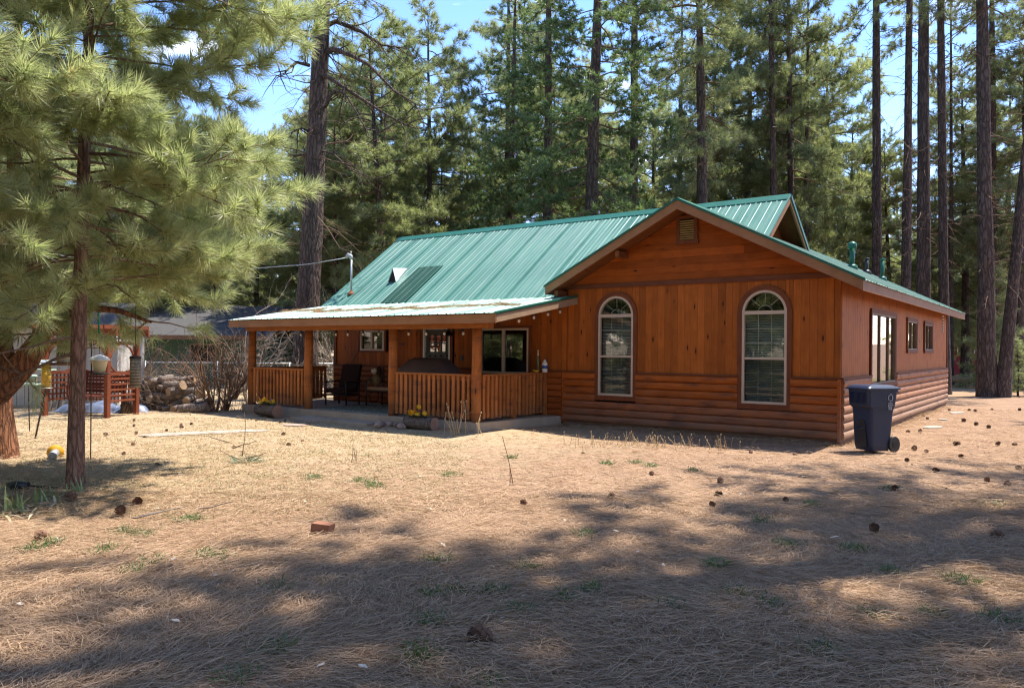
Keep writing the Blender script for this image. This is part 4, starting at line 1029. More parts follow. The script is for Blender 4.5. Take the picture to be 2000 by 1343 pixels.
# the old pine at the left edge, its foot in view, and the leaning one whose limb sweeps in front of it
old_m, _n = pine_meshes('old', 78, 12, .2, 2.4, 2.4, 44, (M['bark_red'], M['twig'], M['needle_near']), 'slab', nl=.21, nw=.007, per=26, dead=8, shoots=1.1, sway=.12, flare=1.5, lod=8, low=-2, high=40, seg2=True, droop=.2, sub_n=5, dead_lo=1.8)
plant_tree(old_m, 'old_pine', 'rough reddish trunk with flared foot at the far edge of the yard', 'tree', G(-4, 893), 2.2, 1.0, 1.0, (0, -.02))
lp = thing('leaning_pine', 'leaning orange barked pine whose thick limb arches over the bird feeders', 'tree', (-8.6, 9.9, 0), 0)
def rel(p): return Vector(p) - Vector((-8.6, 9.9, 0))
tk = Acc()
tk.tube([rel((-8.6, 9.9, -.1)), rel((-8.35, 9.86, .35)), rel((-7.8, 9.75, .62)), rel((-6.95, 9.66, .80)), rel((-6.42, 9.6, 1.04)), rel((-6.08, 9.6, 1.38)), rel((-5.86, 9.6, 1.74)), rel((-5.62, 9.6, 1.95)), rel((-5.25, 9.6, 2.075)), rel((-4.92, 9.62, 2.04)), rel((-4.55, 9.7, 1.9))], [.34, .27, .24, .21, .185, .155, .10, .066, .05, .036, .015], 14)
tk.tube([rel((-6.3, 9.6, 1.12)), rel((-6.45, 9.7, 1.7)), rel((-6.35, 9.85, 2.6)), rel((-6.5, 10.0, 4.0)), rel((-6.45, 10.0, 6.2))], [.15, .12, .10, .08, .04], 10)
link('trunk', tk.mesh('trunk', M['bark_red'], True), lp)
rl = np.random.default_rng(5); br = Acc(); nd = Acc(); tp_, dr_ = [], []
for k in range(34):
    if k < 9: q = np.array(rel(random.choice([(-5.86, 9.6, 1.74), (-5.4, 9.6, 2.03), (-4.92, 9.62, 2.04), (-5.1, 9.6, 2.07), (-4.6, 9.7, 1.92), (-6.2, 9.6, 1.25)]))); L = rl.uniform(.3, .7)
    else: z = rl.uniform(1.7, 6.0); q = np.array(rel((-6.42, 9.95, z))); L = rl.uniform(.6, 1.7)
    az = rl.uniform(0, 6.3); pts = curve(rl, q, [math.cos(az), math.sin(az), rl.uniform(-.2, .4)], L, 6, .4, .4, .15)
    br.tube(pts, np.linspace(.016, .004, 6), 4)
    for j in range(int(4 + L * 6)):
        b = rl.integers(2, 6); e = nrm(nrm(pts[b] - pts[b - 1]) + rl.normal(size=3) * .5); tp_.append(pts[b] + e * rl.uniform(.03, .2)); dr_.append(e)
link('branches', br.mesh('branches', M['twig'], True), lp)
tufts(nd, rl, np.array(tp_), np.array(dr_), 36, .21, .0058, seg2=True, droop=.3); link('crown', nd.mesh('crown', M['needle_near']), lp)

# ------------------------------------------------------------------ bare shrubs
M['stem_pale'] = m_plain('pale bare stems', (.36, .26, .18), (.26, .18, .12), 9, .85, .15)
M['stem_brown'] = m_plain('brown bare stems', (.19, .11, .07), (.13, .08, .05), 9, .85, .15)
M['stem_grey'] = m_plain('grey bare twigs', (.27, .22, .18), (.19, .15, .12), 9, .85, .15)
def shrub_mesh(seed, n, H, spread, r, mat, depth=3, rs=.12):
    rg = np.random.default_rng(seed); ac = Acc()
    def grow(p, d, L, r_, lev):
        pts = curve(rg, p, d, L, 6, .05, .08, .18); ac.tube(pts, np.linspace(r_, r_ * .45, 6), 5 if lev == 0 else 3)
        if lev >= depth: return
        for j in range(rg.integers(2, 5)):
            b = rg.integers(2, 6); e = nrm(pts[min(5, b)] - pts[b - 1]); e = nrm(e + rg.normal(size=3) * .55 + np.array([0, 0, .12]))
            grow(pts[min(b, 5)], e, L * rg.uniform(.35, .65), max(.0022, r_ * .5), lev + 1)
    for k in range(n):
        a = rg.uniform(0, 2 * PI); s = rg.uniform(.1, 1) * spread
        grow(np.array([math.cos(a) * rs * rg.random(), math.sin(a) * rs * rg.random(), -.05]), nrm(np.array([math.cos(a) * s, math.sin(a) * s, 1.0])), H * rg.uniform(.4, .65), r * rg.uniform(.6, 1.2), 0)
    return ac.mesh('stems', mat, True)
SH = [shrub_mesh(1, 12, 2.9, .6, .028, M['stem_brown'], 3), shrub_mesh(2, 15, 1.9, .5, .011, M['stem_pale'], 2, .35), shrub_mesh(3, 9, 3.2, .75, .03, M['stem_grey'], 3), shrub_mesh(4, 14, 1.5, .8, .009, M['stem_pale'], 2, .25)]
def shrub(i, loc, rz, sc, label, group=None, name='bare_shrub'):
    o = link(name, SH[i], None, None, loc, (0, 0, rz), (sc, sc, sc)); tag(o, label, 'shrub', group)
shrub(0, G(418, 803), .4, 1.0, 'many stemmed bare brown shrub in front of the firewood pile')
shrub(0, G(440, 800), 2.4, .8, 'dark bare shrub close beside the many stemmed one')
shrub(1, G(300, 800), .9, 1.0, 'pale thin stemmed shrub between arbor and firewood')
shrub(1, G(275, 795), 2.9, .9, 'pale thin stemmed shrub right behind the arbor post')
shrub(3, G(330, 800), 4.0, .7, 'low pale twiggy shrub at the left end of the firewood')
shrub(3, G(462, 800), 4.6, .65, 'low bare twigs beside the corner of the porch slab')
for k, (x, y, i, sc) in enumerate([(-7.6, 22.2, 2, .95), (-6.9, 23.4, 2, .8), (-8.6, 23.8, 0, 1.0), (-5.8, 26.5, 2, 1.1), (-4.4, 28.0, 2, 1.2), (-3.3, 27.0, 0, 1.2), (-10.2, 22.4, 2, .9), (-12, 24.2, 0, 1.1), (-2.2, 29, 2, 1.5), (-6.6, 28.2, 2, 1.2), (-9.6, 27, 2, 1.3), (-1.0, 31, 2, 1.6), (-3.6, 32, 2, 1.6)]):
    shrub(i, (x, y, 0), k * 1.3, sc, 'leafless grey shrub in the thicket past the porch end', 'leafless thicket past the porch end')

# ------------------------------------------------------------------ arbor with swing, shed, woodpile, fence, neighbour houses
M['red'] = m_wood('red stained lumber', (.24, .075, .038), (.17, .05, .026), 'x', rnd=.12, knots=False)
M['red_d'] = m_wood('dark red lumber', (.17, .05, .035), (.12, .035, .025), 'x', rnd=.15, knots=False)
ar = thing('garden_arbor', 'red stained wooden arbor with lattice sides over a swing', 'arbor', (-9.1, 17.3, 0), R(-14.5))
AW, AD, AH = 1.72, .9, 1.98
for x in (0, -AW):
    for y in (0, AD): MB().box(x - .05, x + .05, y - .05, y + .05, -.05, AH).build('post', M['red'], ar)
for y in (-.07, AD + .03): MB().box(-AW - .3, .3, y, y + .04, AH - .16, AH).build('beam', M['red'], ar)
for k in range(7): x = -AW - .12 + k * (AW + .24) / 6; MB().box(x - .02, x + .02, -.25, AD + .25, AH + .001, AH + .09).build('rafter', M['red'], ar)
for x in (0, -AW):
    MB().box(x - .04, x + .04, .05, AD - .05, .93, 1.0).build('arm_rail', M['red'], ar); MB().box(x - .02, x + .02, .05, AD - .05, 1.62, 1.70).build('cross_rail', M['red'], ar)
    for k in range(5): z = .35 + k * .125; MB().box(x + .012, x + .026, .05, AD - .05, z - .02, z + .02).build('slat', M['red'], ar)
    for k in range(7): y = .12 + k * .11; MB().box(x - .014, x + .0, y - .018, y + .018, .30, .929).build('slat', M['red'], ar)
    for k in range(2): z = 1.77 + k * .08; MB().box(x + .012, x + .026, .05, AD - .05, z - .018, z + .018).build('slat', M['red'], ar)
    for k in range(7): y = .12 + k * .11; MB().box(x - .014, x + .0, y - .018, y + .018, 1.701, 1.85).build('slat', M['red'], ar)
    for s_, y0 in ((1, .05), (-1, AD - .05)):
        MB().tube([(x, y0, 1.25), (x, y0 + s_ * .06, 1.42), (x, y0 + s_ * .16, 1.55), (x, y0 + s_ * .30, 1.62)], .024, 6).build('curved_brace', M['red'], ar)
        MB().tube([(x, y0, 1.25), (x, y0 + s_ * .06, 1.12), (x, y0 + s_ * .16, 1.03), (x, y0 + s_ * .24, 1.0)], .02, 6).build('curved_brace', M['red'], ar)
MB().bar((-.05, -.02, 1.45), (-.42, -.02, AH - .16), .05, .05).build('corner_brace', M['red'], ar); MB().bar((-AW + .05, -.02, 1.45), (-AW + .42, -.02, AH - .16), .05, .05).build('corner_brace', M['red'], ar)
# lattice panel at the back of the left half
for k in range(7): x = -AW + .1 + k * .1; MB().box(x - .014, x + .014, AD - .005, AD + .008, .28, .93).build('slat', M['red'], ar)
for k in range(6): z = .33 + k * .11; MB().box(-AW + .05, -AW + .78, AD - .02, AD - .008, z - .014, z + .014).build('slat', M['red'], ar)
for k in range(7): x = -AW + .1 + k * .1; MB().box(x - .014, x + .014, AD - .005, AD + .008, 1.4 + .05 * k if k < 5 else 1.6, AH - .17).build('slat', M['red'], ar)
for k in range(4): z = 1.55 + k * .09; MB().box(-AW + .05 + max(0, (2 - k) * .08), -AW + .78, AD - .02, AD - .008, z - .014, z + .014).build('slat', M['red'], ar)
MB().box(-AW - .02, .02, AD - .01, AD + .03, .93, 1.0).build('back_rail', M['red'], ar)
sw = thing('porch_swing', 'dark red slatted swing bench hanging inside the arbor', 'swing bench', ar.matrix_world @ Vector((0, 0, 0)), 0)
sw.location = Vector((-9.1, 17.3, 0)) + Matrix.Rotation(R(-14.5), 3, 'Z') @ Vector((-.72, .45, 0)); sw.rotation_euler = (0, 0, R(-14.5))
for k in range(5): MB().box(-.58, .58, -.25 + k * .1, -.17 + k * .1, .42, .445).build('seat_slat', M['red_d'], sw)
for k in range(6): MB().box(-.56, .56, .26 + k * .012, .28 + k * .012, .50 + k * .085, .565 + k * .085).build('back_slat', M['red_d'], sw)
for x in (-.56, .56):
    MB().bar((x, .25, .40), (x, .34, 1.02), .05, .05).build('back_post', M['red_d'], sw); MB().box(x - .04, x + .04, -.27, .3, .66, .69).build('armrest', M['red_d'], sw)
    MB().box(x - .025, x + .025, -.26, -.21, .44, .66).build('arm_post', M['red_d'], sw)
    MB().tube([(x, -.2, .66), (x, .05, 1.3), (x, .0, AH - .1)], .009, 5).build('chain', M['galv'], sw)
M['tarp'] = m_plain('blue grey tarp', (.15, .18, .26), (.11, .135, .2), 4, .45, .5)
def crumple(w, d, h, seed, nx=26, ny=16):
    rg = np.random.default_rng(seed); X, Y = np.meshgrid(np.linspace(-w, w, nx), np.linspace(-d, d, ny))
    Z = h * np.clip(1 - (X / w) ** 4, 0, 1) * np.clip(1 - (Y / d) ** 4, 0, 1) * (.75 + .35 * noise2(X * 7, Y * 7, seed)) + np.abs(noise2(X * 16, Y * 11, seed + 1)) * .06
    V = np.stack([X, Y, Z], -1).reshape(-1, 3); i = np.arange(nx * ny).reshape(ny, nx)
    return np_mesh('tarp', V, np.stack([i[:-1, :-1], i[:-1, 1:], i[1:, 1:], i[1:, :-1]], -1).reshape(-1, 4), smooth=True)
tag(link('tarp', crumple(.75, .4, .28, 4), None, M['tarp'], (-10.35, 18.9, -.02), (0, 0, -.2)), 'crumpled blue grey tarp heaped behind the arbor', 'tarp')
tag(link('tarp', crumple(.4, .3, .2, 9), None, M['tarp'], (-9.35, 18.9, -.02), (0, 0, .4)), 'smaller fold of blue grey tarp beside the tree stump', 'tarp')
st_ = MB().tube([(0, 0, -.02), (.0, 0, .25), (.02, 0, .47)], [.21, .18, .17], 14).build('tree_stump', M['bark'], None, (-9.22, 18.55, 0)); tag(st_, 'short brown tree stump behind the swing seat', 'stump')
M['shed_wall'] = m_plain('pale grey shed boards', (.55, .51, .46), (.48, .44, .40), 3, .7, .3)
M['shingle'] = m_plain('grey shingles', (.085, .08, .078), (.06, .057, .055), 14, .9, .2)
shd = thing('garden_shed', 'pale grey board shed standing behind the arbor', 'shed', (-12.1, 20.2, 0), R(8))
MB().box(-1.6, 1.55, 0.0, 2.4, -.1, 2.1).build('wall', M['shed_wall'], shd)
for k in range(17): x = -1.58 + k * .19; MB().box(x, x + .178, -.022, -.001, .02, 2.1).build('board', M['shed_wall'], shd)
MB().extrude([(-1.75, -.2, 2.101), (1.7, -.2, 2.101), (1.7, 1.2, 2.75), (-1.75, 1.2, 2.75)], (0, 0, .05)).build('roof', M['shingle'], shd)
for k in range(2): x = -.35 + k * .55; MB().box(x, x + .54, -.05, -.023, .1, 1.85).build('door', M['shed_wall'], shd)
for k, (x, ln) in enumerate(((.0, 1.05), (.14, .95), (.26, 1.1))):
    tag(MB().bar((0, 0, 0), (.05, .28, ln), .1, .025).build('leaning_plank', M['stem_grey'], None, (-11.35 + x, 18.9 + .02 * k, 0)), 'grey weathered plank leaning beside the shed', 'plank', 'planks leaning by the shed')
# firewood
M['cut'] = m_plain('sawn wood end', (.36, .25, .155), (.28, .19, .115), 12, .8, .2)
M['log_bark'] = m_bark('firewood bark', (.30, .24, .20), (.21, .165, .135), (.08, .06, .05), 3.0, .015)
def log_mesh(L, r, seed):
    rg = np.random.default_rng(seed); mb = MB(); n = 10
    pts = [(-L / 2 + L * i / 4, rg.normal() * r * .12, rg.normal() * r * .12) for i in range(5)]
    mb.tube(pts, [r * rg.uniform(.92, 1.08) for _ in range(5)], n)
    mb.m[-1] = 1; mb.m[-2] = 1
    me = mb.mesh('firewood_log'); me.materials.append(M['log_bark']); me.materials.append(M['cut']); return me
LM = [log_mesh(.62, .095, 1), log_mesh(.55, .07, 2), log_mesh(.7, .12, 3), log_mesh(.5, .055, 4), log_mesh(.66, .08, 5)]
rw = np.random.default_rng(17); LR_ = [.095, .07, .12, .055, .08]
for row in range(6):
    n = 9 - row; zb_ = .08 + row * .135
    for k in range(n):
        i = int(rw.integers(0, 5)); x = -9.75 + row * .13 + k * .25 * 1.05 + rw.normal() * .03; y = 19.7 + (row % 2) * .1 - (x + 9.7) * .35 + rw.normal() * .05
        o = link('firewood_log', LM[i], None, None, (x, y, zb_ + rw.normal() * .012), (rw.normal() * .1 + rw.uniform(0, 6), rw.normal() * .13, rw.choice([-.3, .1, 1.1, .5]) + rw.normal() * .25))
        tag(o, 'weathered grey log in the firewood pile behind the shrubs', 'log', 'logs of the firewood pile')
tag(link('firewood_log', LM[2], None, None, (-7.75, 18.72, .1), (0, 0, .05)), 'pale split log lying in front of the firewood pile', 'log')
# chain-link fence
M['chain'] = m_plain('galvanised chain link', (.30, .31, .31), (.25, .26, .26), 20, .5, .5, metal=.5)
fn = thing('chain_link_fence', 'galvanised chain link fence running behind the firewood to the house', 'fence', (0, 25.6, 0))
FX0, FX1, FZ = -17.0, -2.6, 1.06
MB().tube([(FX0, 0, FZ), (FX1, 0, FZ)], .025, 8).build('top_rail', M['galv'], fn)
k = FX0
while k <= FX1 + .01: MB().tube([(k, 0, -.1), (k, 0, FZ + .05)], .03, 8).build('post', M['galv'], fn); k += 2.4
cl = MB(); k = FX0; s_ = .12
while k < FX1 - FZ:
    cl.bar((k, .03, .02), (k + FZ - .03, .03, FZ - .02), .007, .007, up=(0, 1, 0)); cl.bar((k + FZ - .03, .036, .02), (k, .036, FZ - .02), .007, .007, up=(0, 1, 0)); k += s_
o = cl.build('wire_mesh', M['chain'], fn); o['kind'] = 'stuff'
# neighbour's green house beyond the fence, dark roof
M['green_wall'] = m_plain('dull green siding', (.045, .10, .07), (.035, .08, .055), 3, .7, .3)
gh = thing('green_house', 'low dull green house with grey roof beyond the chain link fence', 'house', (-12.6, 31.5, 0))
MB().box(-5.5, 2.6, 0, 6, -.2, 2.0).build('wall', M['green_wall'], gh)
MB().extrude([(-6, -.9, 1.95), (3.0, -.9, 1.95), (3.0, 3, 3.35), (-6, 3, 3.35)], (0, 0, .08)).build('roof', M['shingle'], gh)
MB().extrude([(-6, 6.9, 1.95), (3.0, 6.9, 1.95), (3.0, 3.01, 3.35), (-6, 3.01, 3.35)], (0, 0, .08)).build('back_roof', M['shingle'], gh)
MB().box(-6, 3.0, -.93, -.901, 1.88, 2.05).build('fascia', M['stem_brown'], gh)
for x in (-3.6, -.6):
    w = MB().box(x, x + 1.1, -.03, -.001, .95, 1.72).build('window', M['stem_grey'], gh); MB().box(x + .06, x + 1.04, -.045, -.031, 1.01, 1.66).build('pane', M['dark'], w)
# red house far right
M['red_wall'] = m_plain('dark red siding', (.24, .022, .026), (.18, .018, .02), 3, .7, .3)
M['pale_roof'] = m_plain('pale tan roof', (.44, .33, .27), (.36, .27, .22), 6, .8, .3)
rh = thing('red_house', 'dark red house with pale roof far back among the trunks', 'house', (33.5, 56, 1.2), R(-10))
MB().box(-6.5, 9, 0, 7, -2, 1.9).build('wall', M['red_wall'], rh)
MB().extrude([(-7.2, -.8, 1.85), (9.7, -.8, 1.85), (9.7, 3.5, 4.3), (-7.2, 3.5, 4.3)], (0, 0, .1)).build('roof', M['pale_roof'], rh)
for x in (-4.5, -1.0, 3.2, 6.0):
    w = MB().box(x, x + 1.2, -.03, -.001, .3, 1.4).build('window', M['white'], rh); MB().box(x + .08, x + 1.12, -.05, -.031, .38, 1.32).build('pane', M['dark'], w)
tag(MB().tube([(-1.3, 0, .16), (0, .1, .17), (1.3, .1, .16)], [.15, .17, .14], 10).build('fallen_log', M['cut'], None, (21.2, 37, .15), (0, 0, .1)), 'yellowish fallen log beyond the far corner of the house', 'log')
yf = plant_tree(NT_['young'], 'young_fir', 'small green conifer beside the leaning trunk at the edge of the yard', 'tree', G(1988, 772), .3, .55, .42)

# ------------------------------------------------------------------ bird feeders
M['seed_yellow'] = m_plain('yellow seed tube', (.55, .36, .03), (.30, .17, .03), 22, .4, .4)
M['copper'] = m_plain('copper dome', (.30, .14, .07), (.22, .10, .055), 6, .35, .5, metal=.5)
M['cream'] = m_plain('cream plastic bowl', (.62, .55, .36), (.55, .47, .28), 7, .4, .4)
M['clear'] = m_plain('cloudy plastic', (.55, .50, .42), (.42, .35, .27), 10, .3, .5)
M['mesh_tube'] = m_plain('wire mesh with suet', (.30, .25, .17), (.20, .16, .10), 30, .7, .3)
M['mint'] = m_plain('mint green tray', (.42, .56, .44), (.36, .5, .38), 6, .5, .4)
hk = thing('shepherd_hook', 'thin black hook pole holding the cream bowl feeder', 'pole', G(177, 896))
MB().tube([(0, 0, -.1), (0, 0, 1.72), (.03, 0, 1.8), (.09, 0, 1.82), (.14, 0, 1.76), (.145, 0, 1.66)], .0085, 6).build('pole', M['black'], hk)
bf = thing('bowl_feeder', 'cream bowl bird feeder with pale domed lid hung on the hook pole', 'bird feeder', G(177, 896) + Vector((.115, 0, .13)))
bf.scale = (.9, .9, .9)
MB().lathe([(.02, 1.20), (.075, 1.205), (.118, 1.39), (.125, 1.40)], 18).build('bowl', M['cream'], bf); MB().lathe([(.16, 1.40), (.155, 1.415), (.10, 1.465), (.02, 1.49)], 18).build('lid', M['white'], bf)
MB().lathe([(.14, 1.185), (.145, 1.2), (.02, 1.199)], 18).build('perch_ring', M['iron'], bf); MB().tube([(0, 0, 1.48), (0, 0, 1.66)], .004, 5).build('wire', M['black'], bf)
p2 = G(68, 853); yb = AT(90, 757, 13.2)
pl_ = thing('leaning_pole', 'black pole leaning under the yellow tube feeder', 'pole', p2); MB().tube([(0, 0, -.06), yb - p2], .016, 8).build('pole', M['black'], pl_)
yfd = thing('tube_feeder', 'yellow seed tube bird feeder with pale disc roof on the leaning pole', 'bird feeder', yb)
MB().lathe([(.075, .0), (.075, .42)], 14).build('tube', M['seed_yellow'], yfd); MB().lathe([(.15, .42), (.14, .44), (.03, .47)], 16).build('roof', M['galv'], yfd); MB().lathe([(.1, -.01), (.1, .0), (.02, .002)], 14).build('base', M['galv'], yfd)
for k in range(3):
    for a in (0, PI): MB().tube([(.07 * math.cos(a), -.03, .1 + k * .12), (.13 * math.cos(a), -.06, .1 + k * .12)], .006, 5).build('perch', M['black'], yfd)
p3 = G(58, 838)
p3o = thing('tray_pole', 'slim black pole carrying two mint green tray feeders', 'pole', p3); MB().tube([(0, 0, -.1), (-.05, 0, 1.32)], .011, 6).build('pole', M['black'], p3o)
for k, (px, py, Y, lab) in enumerate(((75, 722, 14.2, 'upper mint green tray feeder beside the yellow tube'), (50, 750, 14.4, 'lower mint green tray feeder on the slim pole'))):
    f = thing('tray_feeder', lab, 'bird feeder', AT(px, py, Y)); MB().box(-.24, .24, -.16, .16, -.01, .012).build('tray', M['mint'], f)
    MB().extrude([(-.24, -.17, .10), (.24, -.17, .10), (.24, .0, .17), (-.24, .0, .17)], (0, 0, .012)).build('roof', M['mint'], f)
    for x in (-.2, .2): MB().box(x - .012, x + .012, -.02, .01, .0121, .16).build('upright', M['stem_grey'], f)
lt = thing('lantern_feeder', 'large hanging feeder with copper dome roof and brown tray', 'bird feeder', AT(126, 712, 10.0))
MB().lathe([(.20, .27), (.195, .285), (.13, .34), (.04, .375), (.01, .385)], 20).build('dome', M['copper'], lt); MB().lathe([(.09, .03), (.092, .27)], 16).build('seed_tube', M['clear'], lt)
MB().lathe([(.095, .10), (.096, .16)], 16).build('seed_level', M['iron'], lt); MB().lathe([(.18, -.005), (.185, .02), (.17, .029), (.02, .03)], 18).build('tray', M['copper'], lt); MB().tube([(0, 0, .38), (.02, 0, .58)], .004, 5).build('wire', M['black'], lt)
mt = thing('mesh_feeder', 'long wire mesh tube feeder hanging by a dark wire near the arbor', 'bird feeder', AT(264, 757, 9.0))
MB().lathe([(.058, .0), (.058, .34)], 14).build('mesh_tube', M['mesh_tube'], mt); MB().lathe([(.066, .34), (.06, .37), (.01, .375)], 14).build('cap', M['iron'], mt); MB().tube([(0, 0, .37), (0, 0, .95)], .004, 5).build('wire', M['black'], mt)
for k in range(9): MB().lathe([(.0605, .03 + k * .036), (.0605, .036 + k * .036)], 14).build('wire_ring', M['iron'], mt)
M['green_cord'] = m_plain('bright green cord', (.02, .28, .14), None, 9, .6, .3)
tag(MB().tube([AT(193, 598, 9.6), AT(192, 620, 9.6), AT(194, 652, 9.6)], .012, 6).build('hanging_rope', M['green_cord'], None), 'bright green cord dangling from the arching limb', 'cord')
M['yellow'] = m_plain('yellow plastic', (.62, .34, .02), (.52, .27, .02), 9, .45, .4)
ff = thing('fallen_feeder', 'fallen grey tube feeder with yellow disc lying by the trunk', 'bird feeder', G(108, 893) + Vector((0, 0, .07)), .5)
o = MB().lathe([(.11, 0), (.11, .015), (.02, .02)], 20).build('disc', M['yellow'], ff); o.rotation_euler = (R(-78), 0, 0)
MB().tube([(0, .0, 0), (-.03, -.24, -.02)], .058, 12).build('tube', M['galv'], ff)
pr_ = thing('garden_tool', 'black handled tool with thin dark shaft lying in the needles', 'garden tool', G(30, 957) + Vector((0, 0, .05)), .02)
MB().tube([(-.09, 0, 0), (.0, 0, .005), (.14, 0, 0)], [.04, .05, .042], 10).build('handle', M['black'], pr_); MB().tube([(.14, 0, 0), (.58, .02, -.03)], .012, 6).build('shaft', M['iron'], pr_)

# ------------------------------------------------------------------ on the porch
M['cushion_dark'] = m_plain('dark brown cushion', (.045, .02, .018), (.03, .015, .014), 6, .9, .2)
M['cushion'] = m_plain('beige cushion', (.36, .22, .15), (.30, .18, .12), 6, .9, .2)
M['cover'] = m_plain('brown grey grill cover', (.105, .065, .06), (.07, .05, .052), 3, .75, .3, .5, .02)
def hthing(name, label, cat, u, v, z=.172, rot=0.0): return thing(name, label, cat, HW(u, v, z), -TH + rot)
ch = hthing('patio_chair', 'dark cushioned patio chair behind the open porch step', 'chair', 11.55, -1.05, .172, R(12))
MB().box(-.27, .27, -.28, .27, .30, .42).build('seat', M['cushion_dark'], ch); MB().extrude([(-.27, .20, .40), (.27, .20, .40), (.27, .36, .98), (-.27, .36, .98)], (0, .11, .03)).build('backrest', M['cushion_dark'], ch)
for x in (-.31, .31):
    for y in (-.26, .27): MB().tube([(x, y, 0), (x, y, .56)], .02, 8).build('leg', M['black'], ch)
    MB().box(x - .03, x + .03, -.30, .34, .56, .59).build('armrest', M['black'], ch)
MB().box(-.3, .3, -.27, .27, .24, .28).build('frame', M['black'], ch)
bn = hthing('patio_bench', 'black metal glider bench with beige cushions against the porch wall', 'bench', 10.1, -.62)
for x in (-.72, .72):
    MB().tube([(x, -.30, 0), (x, -.30, .62), (x, -.05, .66), (x, .22, .60)], .018, 8).build('leg', M['black'], bn); MB().tube([(x, .22, 0), (x, .26, .95)], .018, 8).build('leg', M['black'], bn)
    MB().tube([(x + .02 * math.cos(a), -.04 + .14 * math.cos(a), .22 + .14 * math.sin(a)) for a in np.linspace(0, 2 * PI, 15)], .011, 6).build('scroll', M['black'], bn)
MB().box(-.74, .74, -.30, .24, .37, .40).build('frame', M['black'], bn)
for k in range(11): x = -.66 + k * .132; MB().tube([(x, .235, .40), (x, .26, .92)], .008, 5).build('spindle', M['black'], bn)
MB().box(-.70, .70, -.29, .22, .401, .475).build('seat_cushion', M['cushion'], bn); MB().extrude([(-.2, .08, .48), (.66, .08, .48), (.66, .20, .92), (-.2, .20, .92)], (0, .09, .0)).build('back_cushion', M['cushion'], bn)
fg = hthing('mottled_figure', 'mottled dark figure with pale round head on the left end of the bench', 'ornament', 10.72, -.68, .65)
M['mottle'] = m_plain('mottled fur', (.30, .22, .12), (.03, .028, .025), 26, .9, .1)
MB().ball((0, 0, .16), .14, 10, 8, sq=(.9, .8, 1.2)).build('body', M['mottle'], fg); MB().ball((-.02, -.05, .38), .085, 10, 8).build('head', M['clear'], fg)
MB().ball((.07, .02, .36), .1, 9, 7, sq=(.7, .8, 1.4)).build('hood', M['cushion_dark'], fg); MB().tube([(-.1, -.08, .2), (-.17, -.12, .08), (-.2, -.14, -.1)], [.05, .045, .03], 8).build('arm', M['mottle'], fg)
gr = hthing('covered_grill', 'barbecue grill under a brown grey fabric cover behind the railing', 'grill', 8.35, -1.35)
mb = MB()
for zz, a, b, c, d in ((0.05, -.72, .72, -.32, .32), (.80, -.74, .74, -.33, .33), (.99, -.66, .70, -.29, .29), (1.17, -.42, .52, -.20, .22), (1.20, -.36, .46, -.14, .16)):
    pass
rings = [(.05, -.72, .72, -.33, .33), (.55, -.74, .73, -.34, .32), (.84, -.75, .74, -.34, .34), (1.0, -.63, .68, -.28, .29), (1.16, -.42, .50, -.19, .22), (1.20, -.34, .42, -.12, .14)]
vs, fs = [], []; nn = 20
for zz, a, b, c, d in rings:
    for j in range(nn):
        t_ = 2 * PI * (j + .5) / nn; cx_, sy_ = math.cos(t_), math.sin(t_); q = max(abs(cx_), abs(sy_)); q = q ** .8
        wob = 1 + .03 * math.sin(j * 2.3 + zz * 5)
        vs.append(((a + b) / 2 + (b - a) / 2 * cx_ / q * wob, (c + d) / 2 + (d - c) / 2 * sy_ / q * wob, zz + (.02 * math.sin(j * 1.7) if zz > .9 else 0)))
for i in range(len(rings) - 1):
    for j in range(nn): fs.append((i * nn + j, i * nn + (j + 1) % nn, (i + 1) * nn + (j + 1) % nn, (i + 1) * nn + j))
fs.append(tuple((len(rings) - 1) * nn + j for j in range(nn))); fs.append(tuple(range(nn))[::-1])
MB().add(vs, fs, 0, True).build('cover', M['cover'], gr)
for x in (-.6, .6):
    for y in (-.25, .25): MB().tube([(x, y, 0), (x, y, .06)], .035, 10).build('caster', M['black'], gr)
# rug with leaf pattern
t = NT('rug weave'); v = t.coords((1, 1, 1), False)
wv = t.new('TexWave'); wv.inputs['Scale'].default_value = 2.4; wv.inputs['Distortion'].default_value = 9; wv.inputs['Detail'].default_value = 2; wv.inputs['Detail Scale'].default_value = 2.2; t.l(v, wv.inputs['Vector'])
pat = t.ramp(wv.outputs['Fac'], (.62, 0.0), (.70, 1.0)); base = t.mix(t.ramp(t.noise(v, 3, 3), (.4, 0.0), (.6, 1.0)), (.07, .125, .115), (.10, .15, .12))
t.surf(t.mix(pat, base, (.33, .31, .24)), .95, .1, t.noise(v, 120, 2), .3, .003)
tag(MB().box(-1.35, 1.35, -.85, .85, 0, .012).build('outdoor_rug', t.m, None, HW(9.75, -1.42, .173), (0, 0, -TH)), 'teal outdoor rug with pale leaf pattern on the porch slab', 'rug')
